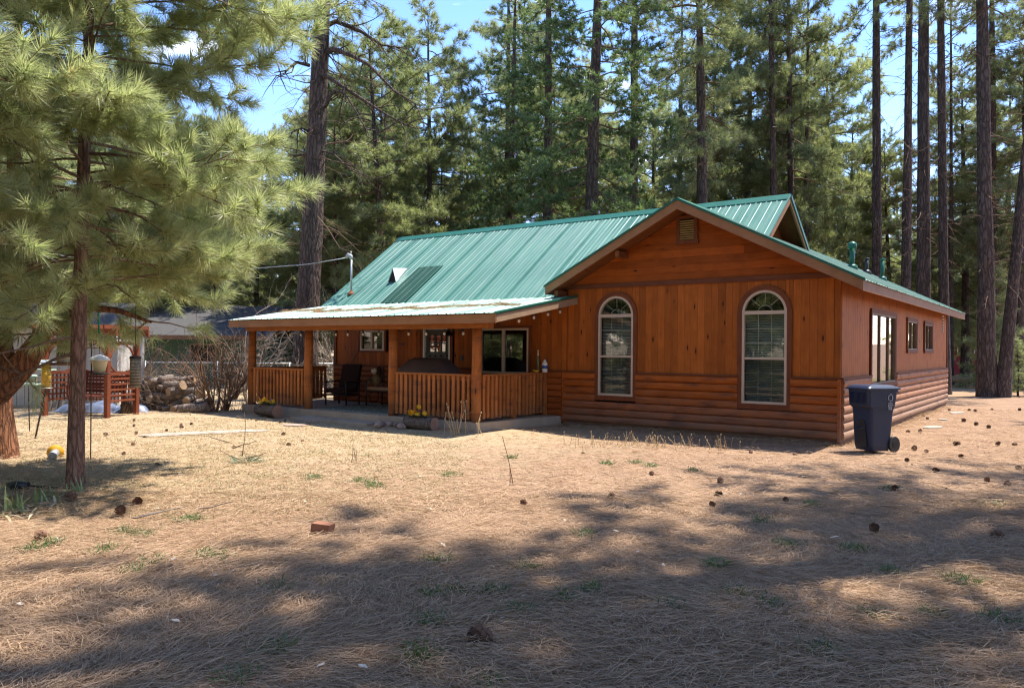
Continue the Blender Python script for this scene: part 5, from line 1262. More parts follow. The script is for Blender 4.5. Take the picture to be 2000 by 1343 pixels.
# small things on the railing
tag(MB().lathe([(.03, 0), (.045, .005), (.09, .05), (.085, .052), (.04, .012)], 16).build('yellow_bowl', M['yellow'], None, HW(6.09, -.42, 1.101)), 'small yellow bowl on the porch railing', 'bowl')
M['bottle_green'] = m_plain('green bottle', (.03, .12, .04), None, 6, .2, .6)
gb_ = thing('green_bottle', 'slim green bottle with pale tip standing in the railing corner', 'bottle', HW(6.05, -.40, 1.12)); MB().lathe([(.018, 0), (.02, .02), (.018, .30), (.012, .34)], 12).build('body', M['bottle_green'], gb_); MB().lathe([(.012, .34), (.012, .46), (.004, .47)], 10).build('tip', M['white'], gb_)
wb = thing('white_bottle', 'white plastic jug with blue label on the end of the railing', 'bottle', HW(6.03, -.17, 1.101)); MB().lathe([(.055, 0), (.06, .01), (.06, .19), (.03, .24), (.022, .27)], 16).build('jug', M['white'], wb); MB().lathe([(.024, .27), (.024, .30), (.005, .301)], 12).build('cap', M['rust'], wb)
M['blue'] = m_plain('blue label', (.05, .10, .35), (.04, .08, .28), 15, .5, .3)
MB().lathe([(.0608, .08), (.0608, .15)], 16).build('label', M['blue'], wb)
tag(MB().box(-.32, .32, -.05, .05, 0, .10).build('white_trim_board', M['white'], None, HW(12.85, -2.30, .172), (0, 0, -TH)), 'short white board lying on the slab under the railing', 'board')
# string lights: one strand with sockets and bulbs
M['bulb'] = m_plain('clear bulb', (.62, .55, .45), None, 5, .1, .8)
sl = thing('string_lights', 'string of clear bulbs strung along the porch beam', 'string lights', CORNER, -TH)
bulbs = [(13.1, -2.30), (12.55, -2.30), (12.0, -2.30), (11.6, -2.30), (10.35, -2.30), (9.95, -2.30), (9.45, -2.30), (8.95, -2.30), (8.05, -2.30), (7.55, -2.30), (7.05, -2.30), (6.55, -2.30)]
pts = []
for i, (u_, v_) in enumerate(bulbs):
    pts.append((u_, v_, 1.985))
    if i < len(bulbs) - 1: pts.append(((u_ + bulbs[i + 1][0]) / 2, v_, 1.955))
rk = [(5.40, -2.0), (5.40, -1.5), (5.40, -1.0), (5.40, -.55)]
pts += [(5.9, -2.25, 2.0)] + [(u_, v_, 2.13 + (v_ + 2.6) * .1655) for u_, v_ in rk]
MB(True).tube(pts, .005, 5).build('cord', M['black'], sl)
for (u_, v_, z_) in [(a, b, 1.985) for a, b in bulbs] + [(a, b, 2.13 + (b + 2.6) * .1655) for a, b in rk]:
    MB(True).lathe([(.017, -.055), (.017, .0)], 8, (u_, v_, z_)).build('socket', M['black'], sl); MB(True).ball((u_, v_, z_ - .085), .03, 8, 6, sq=(1, 1, 1.2)).build('bulb', M['bulb'], sl)
tag(MB(True).tube([(11.98, -.06, 2.5), (12.03, -.06, 1.9), (12.08, -.06, 1.5), (12.3, -.08, 1.22), (12.32, -.09, .9)], .008, 5).build('power_cable', M['black'], None, CORNER, (0, 0, -TH)), 'black power cord hanging down beside the small porch window', 'cord')
# overhead service line from the mast to the left
ml = HW(13.13, .41, float(pm.z) + 1.02)
wl_ = [ml, ml + Vector((-1.2, .6, -.12)), ml + Vector((-4, 2.2, -.15)), ml + Vector((-9, 5, .25)), ml + Vector((-16, 9, 1.6))]
tag(MB().tube(wl_, .012, 6).build('service_cable', M['galv'], None), 'pale overhead cable running from the roof mast to the trees', 'cable')
rc = thing('rain_chain', 'short chain of white shells hanging from the side eave', 'chain', HW(-.30, 9.75, 2.64))
MB().tube([(0, 0, 0), (0, 0, -.5)], .005, 5).build('cord', M['black'], rc)
for k in range(6): MB().ball((0, 0, -.06 - k * .08), .03, 7, 5, sq=(1, 1, .8)).build('shell', M['white'], rc)
# needle drifts lying on the porch roof
def needle_drift(name, pts_fn, n, L, wd, mat, label):
    rg = np.random.default_rng(len(label)); P, D2 = [], []
    for k in range(n): p, nrm_ = pts_fn(rg); P.append(p); D2.append(nrm_)
    ac = Acc(); tufts(ac, rg, np.array(P), np.array(D2), 1, L, wd, ang=(2, 14), back=0)
    o = link(name, ac.mesh(name, mat)); tag(o, label, 'needles'); o['kind'] = 'stuff'
M['dry_needle'] = m_needle('dry pine needles', (.24, .115, .055), (.46, .28, .155), None, .15, .0, .8, .1)
def roof_drift(rg):
    u_ = rg.uniform(5.6, 13.5); c_ = -1.62 + .10 * math.sin(u_ * 2.1) + (.3 if u_ > 12 else 0); w_ = (.07 + .09 * math.sin(u_ * 3.7) ** 2) * (1 if u_ > 6.8 else .6)
    v_ = c_ + rg.normal() * w_; h_ = abs(rg.normal()) * .014 * (1 + math.sin(u_ * 5.3))
    p = HW(u_, v_, 2.735 + v_ * .1644 + .02 + h_); a = rg.uniform(0, 6.3); return np.array(p), np.array([math.cos(a), math.sin(a), rg.uniform(-.05, .10)])
needle_drift('needle_drift', roof_drift, 3600, .16, .007, M['dry_needle'], 'brown pine needle drift lying along the porch roof')

# ------------------------------------------------------------------ wheeled bin
M['bin'] = m_plain('dusty navy plastic', (.009, .018, .052), (.02, .026, .045), 5, .5, .4, .15, .003)
M['bin_lid'] = m_plain('navy lid plastic', (.012, .024, .062), (.018, .029, .056), 4, .4, .45)
M['print'] = m_plain('worn white print', (.45, .46, .48), (.25, .26, .29), 30, .6, .3)
wbn = thing('wheeled_bin', 'dark navy wheeled rubbish bin at the corner of the cabin', 'bin', (5.72, 12.2, 0), R(14.5)); wbn.scale = (.74, .76, .97)
def loft(mb, secs, mi=0, cap=True):
    n = len(secs[0]); vs = [p for s in secs for p in s]; k = len(secs)
    fs = [(i * n + j, i * n + (j + 1) % n, (i + 1) * n + (j + 1) % n, (i + 1) * n + j) for i in range(k - 1) for j in range(n)]
    if cap: fs += [tuple(range(n))[::-1], tuple((k - 1) * n + j for j in range(n))]
    mb.add(vs, fs, mi)
def rrect(x0, x1, y0, y1, z, r=.05, m=3):
    out = []
    for cx_, cy_, a0 in ((x1 - r, y1 - r, 0), (x0 + r, y1 - r, 90), (x0 + r, y0 + r, 180), (x1 - r, y0 + r, 270)):
        for k in range(m + 1): a = R(a0 + 90 * k / m); out.append((cx_ + r * math.cos(a), cy_ + r * math.sin(a), z))
    return out
b_ = MB()
loft(b_, [rrect(.03, .47, .03, .55, .02), rrect(.01, .49, .01, .57, .10), rrect(-.02, .54, -.01, .59, .62), rrect(-.03, .56, -.02, .60, .72)])
b_.build('body', M['bin'], wbn)
u_ = MB(); loft(u_, [rrect(-.035, .565, -.025, .605, .721), rrect(-.10, .585, -.03, .61, .76), rrect(-.115, .63, -.04, .62, 1.0), rrect(-.12, .66, -.045, .625, 1.03)]); u_.build('collar', M['bin'], wbn)
for k in range(14): y = .05 + k * .037; MB().extrude([(-.118, y, .80), (-.118, y + .016, .80), (-.131, y + .016, .98), (-.131, y, .98)], (.03, 0, 0)).build('rib', M['bin'], wbn)
l_ = MB(); loft(l_, [rrect(-.15, .70, -.065, .645, 1.031), rrect(-.15, .70, -.065, .645, 1.055), rrect(-.10, .62, -.03, .61, 1.085), rrect(-.02, .52, .03, .55, 1.105)]); l_.build('lid', M['bin_lid'], wbn)
# recess and catch bar in the front face
MB().extrude([(-.012, .13, .08), (-.012, .45, .08), (-.028, .41, .46), (-.028, .36, .53), (-.028, .22, .53), (-.028, .17, .46)], (.008, 0, 0)).build('grip_recess', M['black'], wbn)
MB().tube([(-.03, .18, .39), (-.045, .29, .385), (-.03, .40, .39)], .014, 8).build('catch_bar', M['bin_lid'], wbn)
for y in (-.0, .58):
    w_ = MB(); w_.tube([(.56, y - .035, .13), (.56, y + .035, .13)], .13, 20).build('wheel', M['black'], wbn)
    MB().tube([(.56, y - .045, .13), (.56, y + .045, .13)], .06, 12).build('hub', M['iron'], wbn)
MB().tube([(.56, .0, .13), (.56, .58, .13)], .014, 8).build('axle', M['iron'], wbn)
MB().tube([(.66, .06, 1.0), (.74, .08, .99), (.74, .5, .99), (.66, .52, 1.0)], .018, 8).build('handle', M['bin'], wbn)
em = MB()                                                             # white round emblem and the bars of print under it, on the flank
for k in range(20):
    a0, a1 = 2 * PI * k / 20, 2 * PI * (k + .92) / 20
    if k % 7 == 6: continue
    em.bar((.43 + .055 * math.cos(a0), -.047, .90 + .055 * math.sin(a0)), (.43 + .055 * math.cos(a1), -.047, .90 + .055 * math.sin(a1)), .018, .003, up=(0, 1, 0))
for zz, ln in ((.80, .11), (.765, .12), (.73, .10), (.70, .06)):
    x = .43 - ln / 2
    while x < .43 + ln / 2: w_ = random.uniform(.012, .03); em.box(x, x + w_, -.045 if zz > .76 else -.035, -.040 if zz > .76 else -.018, zz, zz + .022); x += w_ + .008
o = em.build('emblem', M['print'], wbn)

# ------------------------------------------------------------------ planters, stones, path
M['bark_planter'] = m_bark('planter bark', (.24, .19, .16), (.15, .12, .10), (.05, .04, .033), 3.0, .02)
M['petal'] = m_plain('yellow petals', (.72, .42, .02), (.66, .33, .015), 20, .6, .2)
M['violet'] = m_plain('violet petals', (.16, .10, .30), None, 20, .6, .2)
M['leaf'] = m_plain('planter leaves', (.06, .11, .03), (.09, .14, .04), 20, .6, .3)
def planter(loc, rz, sc, label, seed):
    rg = np.random.default_rng(seed); p = thing('log_planter', label, 'planter', loc, rz); p.scale = (sc,) * 3
    b = MB(); b.tube([(-.5, 0, .15), (-.2, .01, .16), (.2, 0, .155), (.46, 0, .15)], [.155, .17, .165, .175], 14); b.m[-1] = b.m[-2] = 1
    b.build('log', [M['bark_planter'], M['cut_red']], p)
    MB().box(-.33, .22, -.09, .09, .305, .327).build('soil', M['dark'], p)
    for k in range(17):
        x, y, z = rg.uniform(-.36, .26), rg.uniform(-.14, .06), .37 + abs(rg.normal()) * .08
        f = MB(); n = 9; tilt = Euler((rg.normal() * .5 + .7, rg.normal() * .5, rg.uniform(0, 6))).to_matrix(); c0 = Vector((x, y, z))
        for j in range(n):
            a = 2 * PI * j / n; w_ = .35
            f.add([c0, c0 + tilt @ Vector((.052 * math.cos(a - w_), .052 * math.sin(a - w_), .004)), c0 + tilt @ Vector((.078 * math.cos(a), .078 * math.sin(a), .0)), c0 + tilt @ Vector((.052 * math.cos(a + w_), .052 * math.sin(a + w_), .004))], [(0, 1, 2, 3)])
        f.build('flower', M['petal'] if k % 6 else M['violet'], p)
    l = MB()
    for k in range(70):
        c0 = Vector((rg.uniform(-.38, .28), rg.uniform(-.12, .1), .325)); e = Vector((rg.normal() * .06, rg.normal() * .06, rg.uniform(.03, .09))); s_ = Vector((rg.normal(), rg.normal(), 0)).normalized() * .014
        l.add([c0, c0 + e * .6 + s_, c0 + e, c0 + e * .6 - s_], [(0, 1, 2, 3)])
    o = l.build('leaves', M['leaf'], p); o['kind'] = 'stuff'
M['cut_red'] = m_plain('pinkish sawn end', (.36, .22, .165), (.28, .165, .125), 9, .85, .2)
planter(G(524, 812), -.72, .85, 'hollow log planter with yellow flowers at the left end of the slab', 1)
planter(G(822, 838), -.60, .78, 'hollow log planter with yellow flowers below the railing beside the rocks', 2)
def rock_mesh(seed, sx=1, sy=1, sz=.7, n=2):
    rg = np.random.default_rng(seed); bm = bmesh.new(); bmesh.ops.create_icosphere(bm, subdivisions=n, radius=1)
    k = rg.normal(size=(5, 3))
    for v in bm.verts:
        p = np.array(v.co); q = 1 + .16 * sum(math.sin(float(p @ k[i]) * 2.2 + i) for i in range(5)) / 2.2 + rg.normal() * .03
        v.co = Vector((p[0] * sx * q, p[1] * sy * q, p[2] * sz * q))
    me = bpy.data.meshes.new('rock'); bm.to_mesh(me); bm.free(); return me
M['rock'] = m_plain('pinkish field stone', (.38, .27, .22), (.26, .18, .15), 6, .9, .2, .5, .02, rnd=.25)
M['sandstone'] = m_plain('red sandstone', (.30, .14, .085), (.20, .09, .055), 7, .9, .2, .5, .01)
M['pale_stone'] = m_plain('pale flagstone', (.40, .345, .28), (.32, .27, .22), 4, .9, .2, .3, .006, rnd=.12)
RM = [rock_mesh(k, 1, .8, .65) for k in range(4)]
for m_ in RM: m_.materials.append(M['rock'])
rg = np.random.default_rng(3)
for k in range(16):
    px = rg.uniform(735, 790); py = 829 + (px - 735) * .12 + rg.normal() * 3
    o = link('rock', RM[k % 4], None, None, G(px, py) + Vector((0, 0, .03)), (rg.normal() * .3, rg.normal() * .3, rg.uniform(0, 6)), (rg.uniform(.05, .11),) * 3); tag(o, 'pinkish stone in the small heap beside the log planter', 'stone', 'stones heaped by the planter')
o = link('brick', MB().extrude([(-.09, -.045, 0), (.08, -.05, 0), (.095, .04, 0), (-.085, .05, 0)], (.01, .0, .075)).mesh('brick'), None, M['sandstone'], G(629, 1036) + Vector((0, 0, -.005)), (.03, .05, -.25)); tag(o, 'reddish brown stone block lying alone in the foreground', 'stone')
def flag(px, py, rx, ry, rz, label, group=None, mat='pale_stone', h=.03):
    p = G(px, py); rg = np.random.default_rng(int(px)); n = 9
    pts = [(rx * math.cos(2 * PI * k / n) * rg.uniform(.8, 1.1), ry * math.sin(2 * PI * k / n) * rg.uniform(.8, 1.1), 0) for k in range(n)]
    o = MB().extrude(pts, (0, 0, h)).build('flagstone', M[mat], None, p + Vector((0, 0, float(ground_z(p.x, p.y)) - .008)), (0, 0, rz)); tag(o, label, 'stone', group)
flag(318, 849, .42, .3, .3, 'pale flagstone at the left end of the short stepping path'); flag(372, 846, .40, .28, .3, 'second pale flagstone of the short stepping path')
flag(428, 843.5, .42, .26, .3, 'third pale flagstone of the short stepping path'); flag(482, 841, .40, .24, .3, 'pale flagstone at the right end of the short stepping path')
flag(600, 821, .42, .22, -.6, 'grey stepping stone nearest the slab left of the step', None, 'rock'); flag(575, 829, .35, .18, -.6, 'grey stepping stone sunk in dirt before the left planter', None, 'rock')
flag(1822, 832, .42, .16, .7, 'pale flat board lying on the needles near the side wall', None, 'pale_stone'); flag(1842, 819, .16, .1, .7, 'small pale scrap between the two flat boards', None, 'pale_stone'); flag(1868, 804, .40, .16, .7, 'pale flat board farther along the side wall', None, 'pale_stone')
for k, (x, a) in enumerate(((9.2, 0), (10.4, 0), (8.4, 0))):
    pass
tag(MB(True).box(8.5, 11.0, -3.05, -2.565, -.05, .035).build('step_apron', M['concrete'], None, CORNER, (0, 0, -TH)), 'low concrete apron in front of the porch opening', 'step')

# ------------------------------------------------------------------ dry stalks, twigs, iris leaves
M['straw'] = m_plain('dry straw stalks', (.55, .40, .22), (.42, .29, .15), 20, .8, .2)
def stalks(name, loc, n, h, spread, r, seed, label, cat, mat, heads=True, fan=.25):
    rg = np.random.default_rng(seed); ac = Acc()
    for k in range(n):
        p = np.array([rg.normal() * spread, rg.normal() * spread, -.03]); d = nrm(np.array([rg.normal() * fan, rg.normal() * fan, 1.0])); hh = h * rg.uniform(.4, 1.1)
        pts = curve(rg, p, d, hh, 6, 0, 0, .08); ac.tube(pts, np.linspace(r, r * .6, 6), 4)
        if heads: ac.tube([pts[-1], pts[-1] + [0, 0, .025]], [r * 2.2, r * 1.2], 5)
        if rg.random() < .4: q = pts[rg.integers(2, 5)]; ac.tube(curve(rg, q, nrm(rg.normal(size=3) + [0, 0, .8]), hh * .3, 4, 0, .0, .2), np.linspace(r * .7, r * .4, 4), 3)
    tag(link(name, ac.mesh(name, mat, True), None, None, loc), label, cat)
stalks('dry_stalks', G(905, 850), 13, .62, .2, .007, 4, 'clump of dry straw coloured stalks in front of the corner post', 'dead plant', M['straw'], True, .22)
stalks('dry_sapling', G(1000, 944), 2, .62, .03, .006, 5, 'thin bare sapling standing alone in the yard before the gable', 'sapling', M['stem_brown'], False, .06)
stalks('dry_sapling', G(692, 905), 3, .35, .03, .005, 6, 'short bare sapling at the edge of the sunlit grass', 'sapling', M['stem_brown'], False, .15)
stalks('dry_weed', G(1140, 884), 3, .2, .05, .004, 7, 'dry weed stem at the left of the stubble row', 'weed', M['straw'], True, .3)
# stubble along the gable shadow edge: one row nobody would count
ac = Acc(); rg = np.random.default_rng(8)
for k in range(110):
    c_ = rg.choice([1120, 1165, 1180, 1225, 1270, 1282, 1335, 1395, 1412, 1440], p=[.06, .08, .1, .12, .16, .14, .12, .1, .07, .05]); p = G(c_ + rg.normal() * 13, 872 + (c_ - 1300) * .02 + rg.normal() * 3)
    pts = curve(rg, np.array(p) - [0, 0, .02], nrm(np.array([rg.normal() * .35, rg.normal() * .35, 1])), rg.uniform(.08, .26), 4, 0, 0, .1); ac.tube(pts, np.linspace(.005, .003, 4), 3)
    if rg.random() < .5: ac.tube([pts[-1], pts[-1] + [0, 0, .02]], [.009, .006], 4)
o = link('weed_stubble', ac.mesh('weed_stubble', M['straw'])); tag(o, 'pale dry weed stubble along the gable shadow', 'weeds'); o['kind'] = 'stuff'
# fallen twig with a needle tuft
tw = thing('fallen_twig', 'fallen pine twig with grey green needle tuft on the sunlit lawn', 'twig', G(480, 905)); ac = Acc(); rg = np.random.default_rng(9)
for q, d, L in (((0, 0, .02), (-.8, .2, .75), .55), ((-.05, 0, .1), (.05, .3, 1), .62), ((.0, 0, .08), (.8, .1, .5), .38), ((-.2, .05, .2), (.9, .2, .02), .4), ((-.25, .05, .28), (-.7, -.2, .5), .35)):
    ac.tube(curve(rg, np.array(q, float), nrm(np.array(d, float)), L, 6, .1, 0, .2), np.linspace(.009, .004, 6), 4)
link('stem', ac.mesh('stem', M['twig'], True), tw)
nd = Acc(); tufts(nd, rg, np.array([[.05, -.05, .05], [-.1, -.1, .06], [.15, -.02, .06]]), nrm(np.array([[.3, -.4, .5], [-.6, -.3, .3], [.8, .1, .2]])), 40, .2, .005, seg2=True, droop=.2); M['needle_grey'] = m_needle('grey green needles', (.13, .19, .12), (.24, .32, .22), None, .2, 0); link('needle_tuft', nd.mesh('needle_tuft', M['needle_grey']), tw)
def ribbon(ac, rg, p, d, L, w, bend, n=5):
    d = np.array(d, float); side = nrm(np.cross(d, [0, 0, 1.0]) + 1e-6); pts = [np.array(p, float)]
    for i in range(n): d = nrm(d + np.array([0, 0, -bend / n])); pts.append(pts[-1] + d * L / n)
    ws = [w * .8, w, w, w * .85, w * .55, w * .1][:n + 1]
    V = np.concatenate([[q - side * w_ / 2, q + side * w_ / 2] for q, w_ in zip(pts, ws)]); i = np.arange(n) * 2
    ac.add(V, np.stack([i, i + 1, i + 3, i + 2], -1), np.full(n, rg.random()))
M['iris'] = m_needle('iris blades', (.13, .20, .06), (.30, .36, .16), None, .35, 0)
M['iris_dry'] = m_needle('dry iris blades', (.52, .46, .27), (.66, .60, .42), None, .3, 0)
def iris(loc, n, ndry, h, spread, seed, label):
    rg = np.random.default_rng(seed); t_ = thing('iris_plant', label, 'plant', loc)
    a, b = Acc(), Acc()
    for k in range(n): ribbon(a, rg, [rg.normal() * spread, rg.normal() * spread * .6, -.02], nrm(np.array([rg.normal() * .35, rg.normal() * .25, 1])), h * rg.uniform(.5, 1.1), .022, rg.uniform(.0, .7))
    for k in range(ndry): ribbon(b, rg, [rg.normal() * spread * 1.1, rg.normal() * spread * .7, .0], nrm(np.array([rg.normal(), rg.normal() - .2, .45])), h * rg.uniform(.7, 1.1), .024, rg.uniform(.7, 1.5))
    link('blades', a.mesh('blades', M['iris']), t_)
    if ndry: link('dry_blades', b.mesh('dry_blades', M['iris_dry']), t_)
iris(G(22, 1000), 10, 26, .32, .12, 1, 'large clump of iris with many pale dead blades at the left edge'); iris(G(62, 985), 9, 22, .22, .12, 2, 'low iris clump with flopped pale blades beside the large one')
iris(G(90, 970), 8, 2, .16, .07, 3, 'small green iris shoots between the clump and the trunk'); iris(G(132, 967), 7, 2, .15, .04, 4, 'green iris shoots at the left foot of the slim trunk'); iris(G(158, 962), 9, 2, .2, .04, 5, 'taller green iris shoots at the right foot of the slim trunk'); iris(G(8, 962), 8, 1, .16, .06, 6, 'dark green iris shoots behind the large clump')

# ------------------------------------------------------------------ pine cones, sticks, pale leaves
M['cone'] = m_plain('pine cone scales', (.19, .10, .06), (.10, .055, .036), 30, .8, .2, rnd=.25)
def cone_mesh(seed, L=.085, r=.046, n=40):
    rg = np.random.default_rng(seed); mb = MB(); mb.ball((0, 0, L * .5), r * .38, 7, 5, sq=(1, 1, 1.6))
    for k in range(n):
        t_ = (k + .5) / n; a = k * 2.39996; z = L * t_; rr = r * math.sin(PI * (.18 + .78 * t_)) ** .8; e = Vector((math.cos(a), math.sin(a), 0)); s_ = Vector((-math.sin(a), math.cos(a), 0)) * rr * .42
        c0 = e * rr * .3 + Vector((0, 0, z)); tip = e * rr * rg.uniform(.85, 1.25) + Vector((0, 0, z + L * .16)); mb.add([c0 - s_ * .5, c0 + s_ * .5, tip + s_, tip + e * rr * .12 + Vector((0, 0, .004)), tip - s_], [(0, 1, 2, 3, 4)])
    me = mb.mesh('pine_cone', False); me.materials.append(M['cone']); return me
CM = [cone_mesh(1), cone_mesh(2, .075, .042), cone_mesh(3, .10, .046)]
rg = np.random.default_rng(21)
cones = [(965, 1262, 1.25, 'nearest brown pine cone sunk in the needles at the bottom of the yard'), (1404, 964, 1.1, 'upright pine cone with a grey tip on the sunlit patch before the gable'), (1712, 1038, .8, 'dark pine cone alone on the shaded needles right of centre'), (1962, 1050, 1.0, 'brown pine cone near the right edge of the yard'), (1030, 990, .8, 'small brown leaf-like cone in the middle of the yard'), (1528, 978, .7, 'small broken cone on the lit strip'), (228, 1008, .9, 'pine cone beside the grass tuft left of centre'), (273, 982, .9, 'pine cone on the lit needles right of the slim trunk'), (152, 975, 1.0, 'dark pine cone touching the iris shoots'), (302, 908, .9, 'pine cone on the sunny lawn behind the slim trunk'), (92, 1050, .9, 'pine cone in the shade below the iris clump')]
for px, py, s_, lab in cones:
    o = link('pine_cone', CM[int(px) % 3], None, None, G(px, py) + Vector((0, 0, .035 * s_)), (R(90) + rg.normal() * .5, rg.normal() * .6, rg.uniform(0, 6)), (s_, s_, s_ * 1.25)); tag(o, lab, 'pine cone')
def scatter(n, x0, x1, y0, y1, group, label, sc=(.7, 1.0)):
    for k in range(n):
        p = G(rg.uniform(x0, x1), y0 + (y1 - y0) * rg.random() ** 1.5); s_ = rg.uniform(*sc)
        o = link('pine_cone', CM[k % 3], None, None, p + Vector((0, 0, .018 * s_ + float(ground_z(p.x, p.y)) * .6 + .006)), (R(90) + rg.normal() * .5, rg.normal() * .6, rg.uniform(0, 6)), (s_, s_, s_ * rg.uniform(1.0, 1.4))); tag(o, label, 'pine cone', group)
scatter(27, 1745, 2010, 800, 960, 'cones on the needles right of the house', 'dark open pine cone on the needle litter right of the bin', (.65, .95))
scatter(18, 60, 620, 820, 900, 'cones on the sunny lawn', 'brown pine cone on the sunny dry lawn', (.55, .8))
scatter(7, 900, 1600, 880, 1000, 'cones before the gable', 'small brown pine cone in the yard before the gable', (.5, .8))
def stick(px, py, L, rz, r, label):
    r2 = np.random.default_rng(int(px)); ac = Acc(); pts = curve(r2, np.array([-L / 2, 0, .012]), np.array([1., 0, .02]), L, 7, 0, 0, .1); pts[:, 2] = np.abs(pts[:, 2]) + .012; ac.tube(pts, np.linspace(r, r * .5, 7), 5)
    tag(link('fallen_stick', ac.mesh('fallen_stick', M['stem_grey'], True), None, None, G(px, py), (0, 0, rz)), label, 'stick')
stick(320, 1008, .42, .5, .008, 'pale stick lying in the yard left of the stone block'); stick(288, 1017, .3, -.1, .009, 'short dark stick beside the pale one'); stick(425, 998, .38, -.05, .008, 'thin dark stick across the shade edge'); stick(1850, 955, .16, 1.0, .008, 'short upright dark stick right of the bin'); stick(1100, 1232, .12, .4, .006, 'small pale stick in the near litter'); stick(850, 868, .25, 2.2, .006, 'bent straw in the dirt before the railing')
M['pale_leaf'] = m_plain('pale dead leaf', (.55, .46, .36), (.45, .36, .27), 12, .8, .2, rnd=.2)
for k in range(46):
    px, py = rg.uniform(0, 2000), 900 + 430 * rg.random() ** 1.2; s_ = rg.uniform(.02, .038) * (1.0 if py < 1100 else .75)
    o = link('dead_leaf', MB().add([(-1, 0, 0), (-.3, .5, .25), (.7, .35, .1), (1.1, 0, .3), (.5, -.45, .15), (-.4, -.4, .3)], [(0, 1, 2, 3, 4, 5)]).mesh('dead_leaf', False), None, M['pale_leaf'], G(px, py) + Vector((0, 0, .022)), (rg.normal() * .3, rg.normal() * .3, rg.uniform(0, 6)), (s_,) * 3); tag(o, 'small pale dead leaf on the needle litter', 'leaf', 'pale leaves on the litter')

# ------------------------------------------------------------------ the needle litter itself, dry lawn and green grass
def litter(n, y0, y1, seed, L, wd, name, label, mat, seg=True, power=1.0):
    rg = np.random.default_rng(seed)
    y = y0 * (y1 / y0) ** (rg.random(n) ** power); x = y * rg.uniform(-.80, .80, n)
    u = (x - CORNER.x) * UD.x + (y - CORNER.y) * UD.y; v = (x - CORNER.x) * VD.x + (y - CORNER.y) * VD.y
    keep = (rg.random(n) < np.where((u > 5.5) & (u < 14) & (v > -3.9), .25, 1.0)) & ~((u > -.05) & (u < 13.6) & (v > -.05)) & ~((u > 5.95) & (u < 13.6) & (v > -2.6))
    x, y = x[keep], y[keep]; n = len(x); z = ground_z(x, y)
    # heaped swirls: direction drifts with place, little tussocks lift some bundles
    th = noise2(x * 1.3, y * 1.3, 5) * 5 + rg.normal(size=n) * .75; clump = np.clip(noise2(x * 2.6, y * 2.6, 6) + .35, 0, 1.2)
    lz = rg.random(n) ** 2 * .03 * (1 + 1.6 * clump) + .003
    d = np.stack([np.cos(th), np.sin(th), rg.normal(size=n) * .10], -1); d = nrm(d)
    l = L * rg.uniform(.55, 1.1, n); side = nrm(np.cross(d, np.array([0, 0, 1.0]) + rg.normal(size=(n, 3)) * .5)) * (wd / 2); bend = nrm(np.cross(d, [0, 0, 1.0])) * (rg.normal(size=n) * .13 * l)[:, None]
    b = np.stack([x, y, z + lz], -1); m = b + d * (l * .5)[:, None] + bend; t_ = b + d * l[:, None]; t_[:, 2] = np.maximum(t_[:, 2], z + .002); m[:, 2] += .006
    r_ = np.clip(rg.random(n) * .8 + .2 * rg.random(n), 0, .95)
    if seg:
        V = np.stack([b - side, b + side, m - side, m + side, t_], 1).reshape(-1, 3); i = np.arange(n)[:, None] * 5
        Fc = (i[:, None, :] + np.array([[0, 1, 3], [0, 3, 2], [2, 3, 4]])[None]).reshape(-1, 3); a = np.repeat(r_, 3)
    else:
        V = np.stack([b - side, b + side, t_], 1).reshape(-1, 3); Fc = np.arange(len(V)).reshape(-1, 3); a = r_
    me = np_mesh(name, V, Fc, {'rnd': a}); me.materials.append(mat); o = link(name, me); tag(o, label, 'litter'); o['kind'] = 'stuff'
M['litter_n'] = m_needle('litter needles', (.275, .168, .104), (.55, .385, .25), None, .15, .0, .8, .06)
litter(150000, 3.2, 8.5, 31, .165, .0031, 'needle_litter', 'brown pine needle litter heaped over the near yard', M['litter_n'], True)
litter(80000, 7.5, 22, 32, .17, .007, 'needle_litter', 'brown pine needle litter over the yard before the house', M['litter_n'], False)
def blades(pts, n, h, wd, spread, seed, name, label, mat, lean=.5):
    rg = np.random.default_rng(seed); P = np.repeat(np.array(pts), n, 0); m = len(P)
    P[:, :2] += rg.normal(size=(m, 2)) * spread; P[:, 2] = ground_z(P[:, 0], P[:, 1])
    d = nrm(np.stack([rg.normal(size=m) * lean, rg.normal(size=m) * lean, np.ones(m)], -1)); L = h * rg.uniform(.5, 1.15, m)
    s_ = nrm(np.cross(d, rg.normal(size=(m, 3)))) * wd / 2; mid = P + d * (L * .55)[:, None]; tip = P + d * L[:, None]; tip[:, 2] -= L * .22; tip[:, :2] += d[:, :2] * (L * .3)[:, None]
    V = np.stack([P - s_, P + s_, mid - s_ * .8, mid + s_ * .8, tip], 1).reshape(-1, 3); i = np.arange(m)[:, None] * 5
    Fc = (i[:, None, :] + np.array([[0, 1, 3], [0, 3, 2], [2, 3, 4]])[None]).reshape(-1, 3)
    me = np_mesh(name, V, Fc, {'rnd': np.repeat(rg.random(m), 3)}); me.materials.append(mat); o = link(name, me); tag(o, label, 'grass'); o['kind'] = 'stuff'
M['grass_green'] = m_needle('green grass', (.06, .115, .03), (.14, .20, .065), None, .35, 0)
M['grass_dry'] = m_needle('dry lawn grass', (.36, .28, .16), (.56, .46, .30), None, .25, 0, .8, .1)
rg = np.random.default_rng(44)
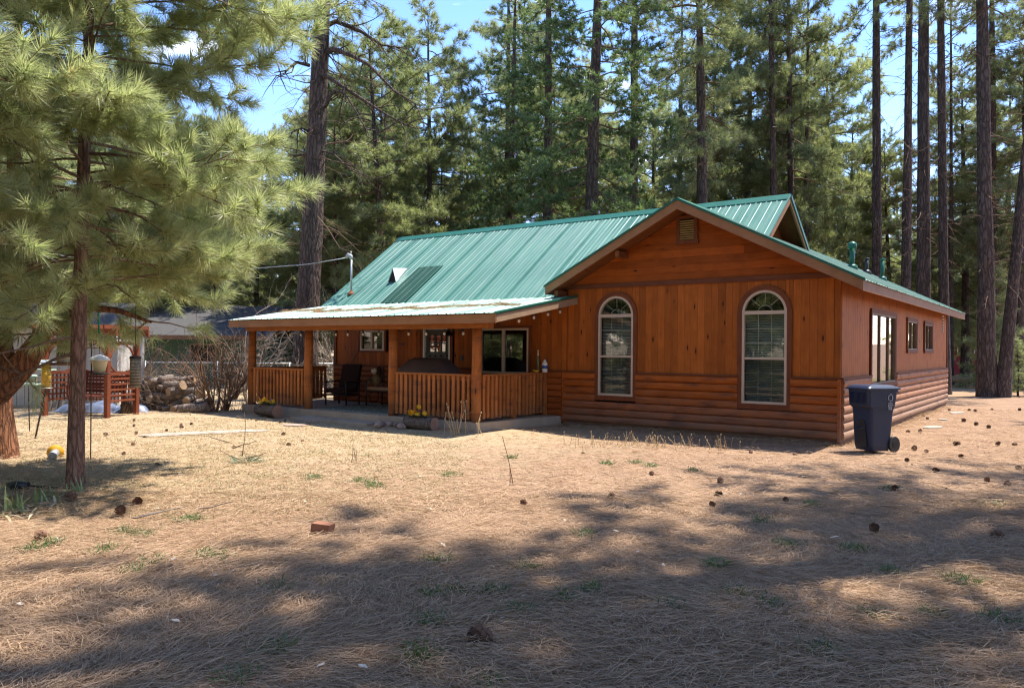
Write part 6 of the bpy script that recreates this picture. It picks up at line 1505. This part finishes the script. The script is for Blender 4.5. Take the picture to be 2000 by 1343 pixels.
gp = [(1030, 1108), (845, 1215), (965, 1155), (820, 1290), (830, 1270), (960, 1340), (1870, 1130), (1880, 1135), (725, 945), (730, 950), (880, 928), (280, 1040), (1100, 1170), (840, 1160), (900, 1152), (1020, 1195), (1160, 1153), (1140, 1043), (870, 1090), (850, 1092), (1590, 1275), (1600, 1275), (1490, 1015), (1540, 1060), (1670, 1070), (1745, 1115), (1950, 1208), (1980, 1212), (1700, 1198), (1820, 1195), (545, 1145), (360, 1013), (380, 1012), (245, 1034), (110, 1057), (68, 1068), (200, 1072), (700, 940), (610, 935), (1580, 985), (1240, 902), (1270, 908), (1000, 893), (1440, 1160), (1500, 1180), (400, 1080), (430, 1082), (300, 1092), (262, 1112), (1940, 985), (1740, 955), (1355, 917), (465, 1322), (540, 1265), (1185, 903), (1310, 1185), (1400, 1100)]
blades([G(*q) for q in gp for _ in range(3)], 24, .10, .007, .055, 1, 'grass_tufts', 'green grass tufts poking through the needle litter', M['grass_green'], .8)
lawn = []
while len(lawn) < 2600:
    p = G(rg.uniform(-40, 900), 815 + 190 * rg.random() ** 1.3)
    u = (p - CORNER).dot(UD); v = (p - CORNER).dot(VD)
    if v > -3.3 and u > 5: continue
    if rg.random() < 1.25 - (p.x + 6) * .13 - (11 - p.y) * .10: lawn.append(p)
blades(lawn, 13, .05, .007, .10, 2, 'dry_lawn', 'short dry straw coloured lawn on the sunny side of the yard', M['grass_dry'], .9)
blades([lawn[i] for i in range(0, len(lawn), 9)], 11, .05, .007, .10, 3, 'lawn_green', 'sparse green blades in the dry lawn', M['grass_green'], .9)

# needles blown against the foot of the walls
def wall_drift(rg):
    k = rg.random()
    if k < .6: u_, v_ = rg.uniform(0, 5.6), -.03 - abs(rg.normal()) * .16
    elif k < .85: u_, v_ = -.03 - abs(rg.normal()) * .14, rg.uniform(0, 12)
    else: u_, v_ = rg.uniform(6.0, 13.5), -2.6 - abs(rg.normal()) * .12
    p = HW(u_, v_, 0); h_ = max(0, .075 - .22 * abs(min(v_ if u_ > 0 and v_ > -1 else (v_ + 2.56 if v_ < -1 else u_), 0))) * (.6 + .5 * math.sin(u_ * 2.3 + v_)) * rg.random()
    a = rg.uniform(0, 6.3); return np.array((p.x, p.y, float(ground_z(p.x, p.y)) + .012 + h_)), np.array([math.cos(a), math.sin(a), rg.uniform(-.1, .15)])
needle_drift('needle_drift', wall_drift, 7000, .15, .006, M['litter_n'], 'brown pine needles blown against the foot of the cabin walls')
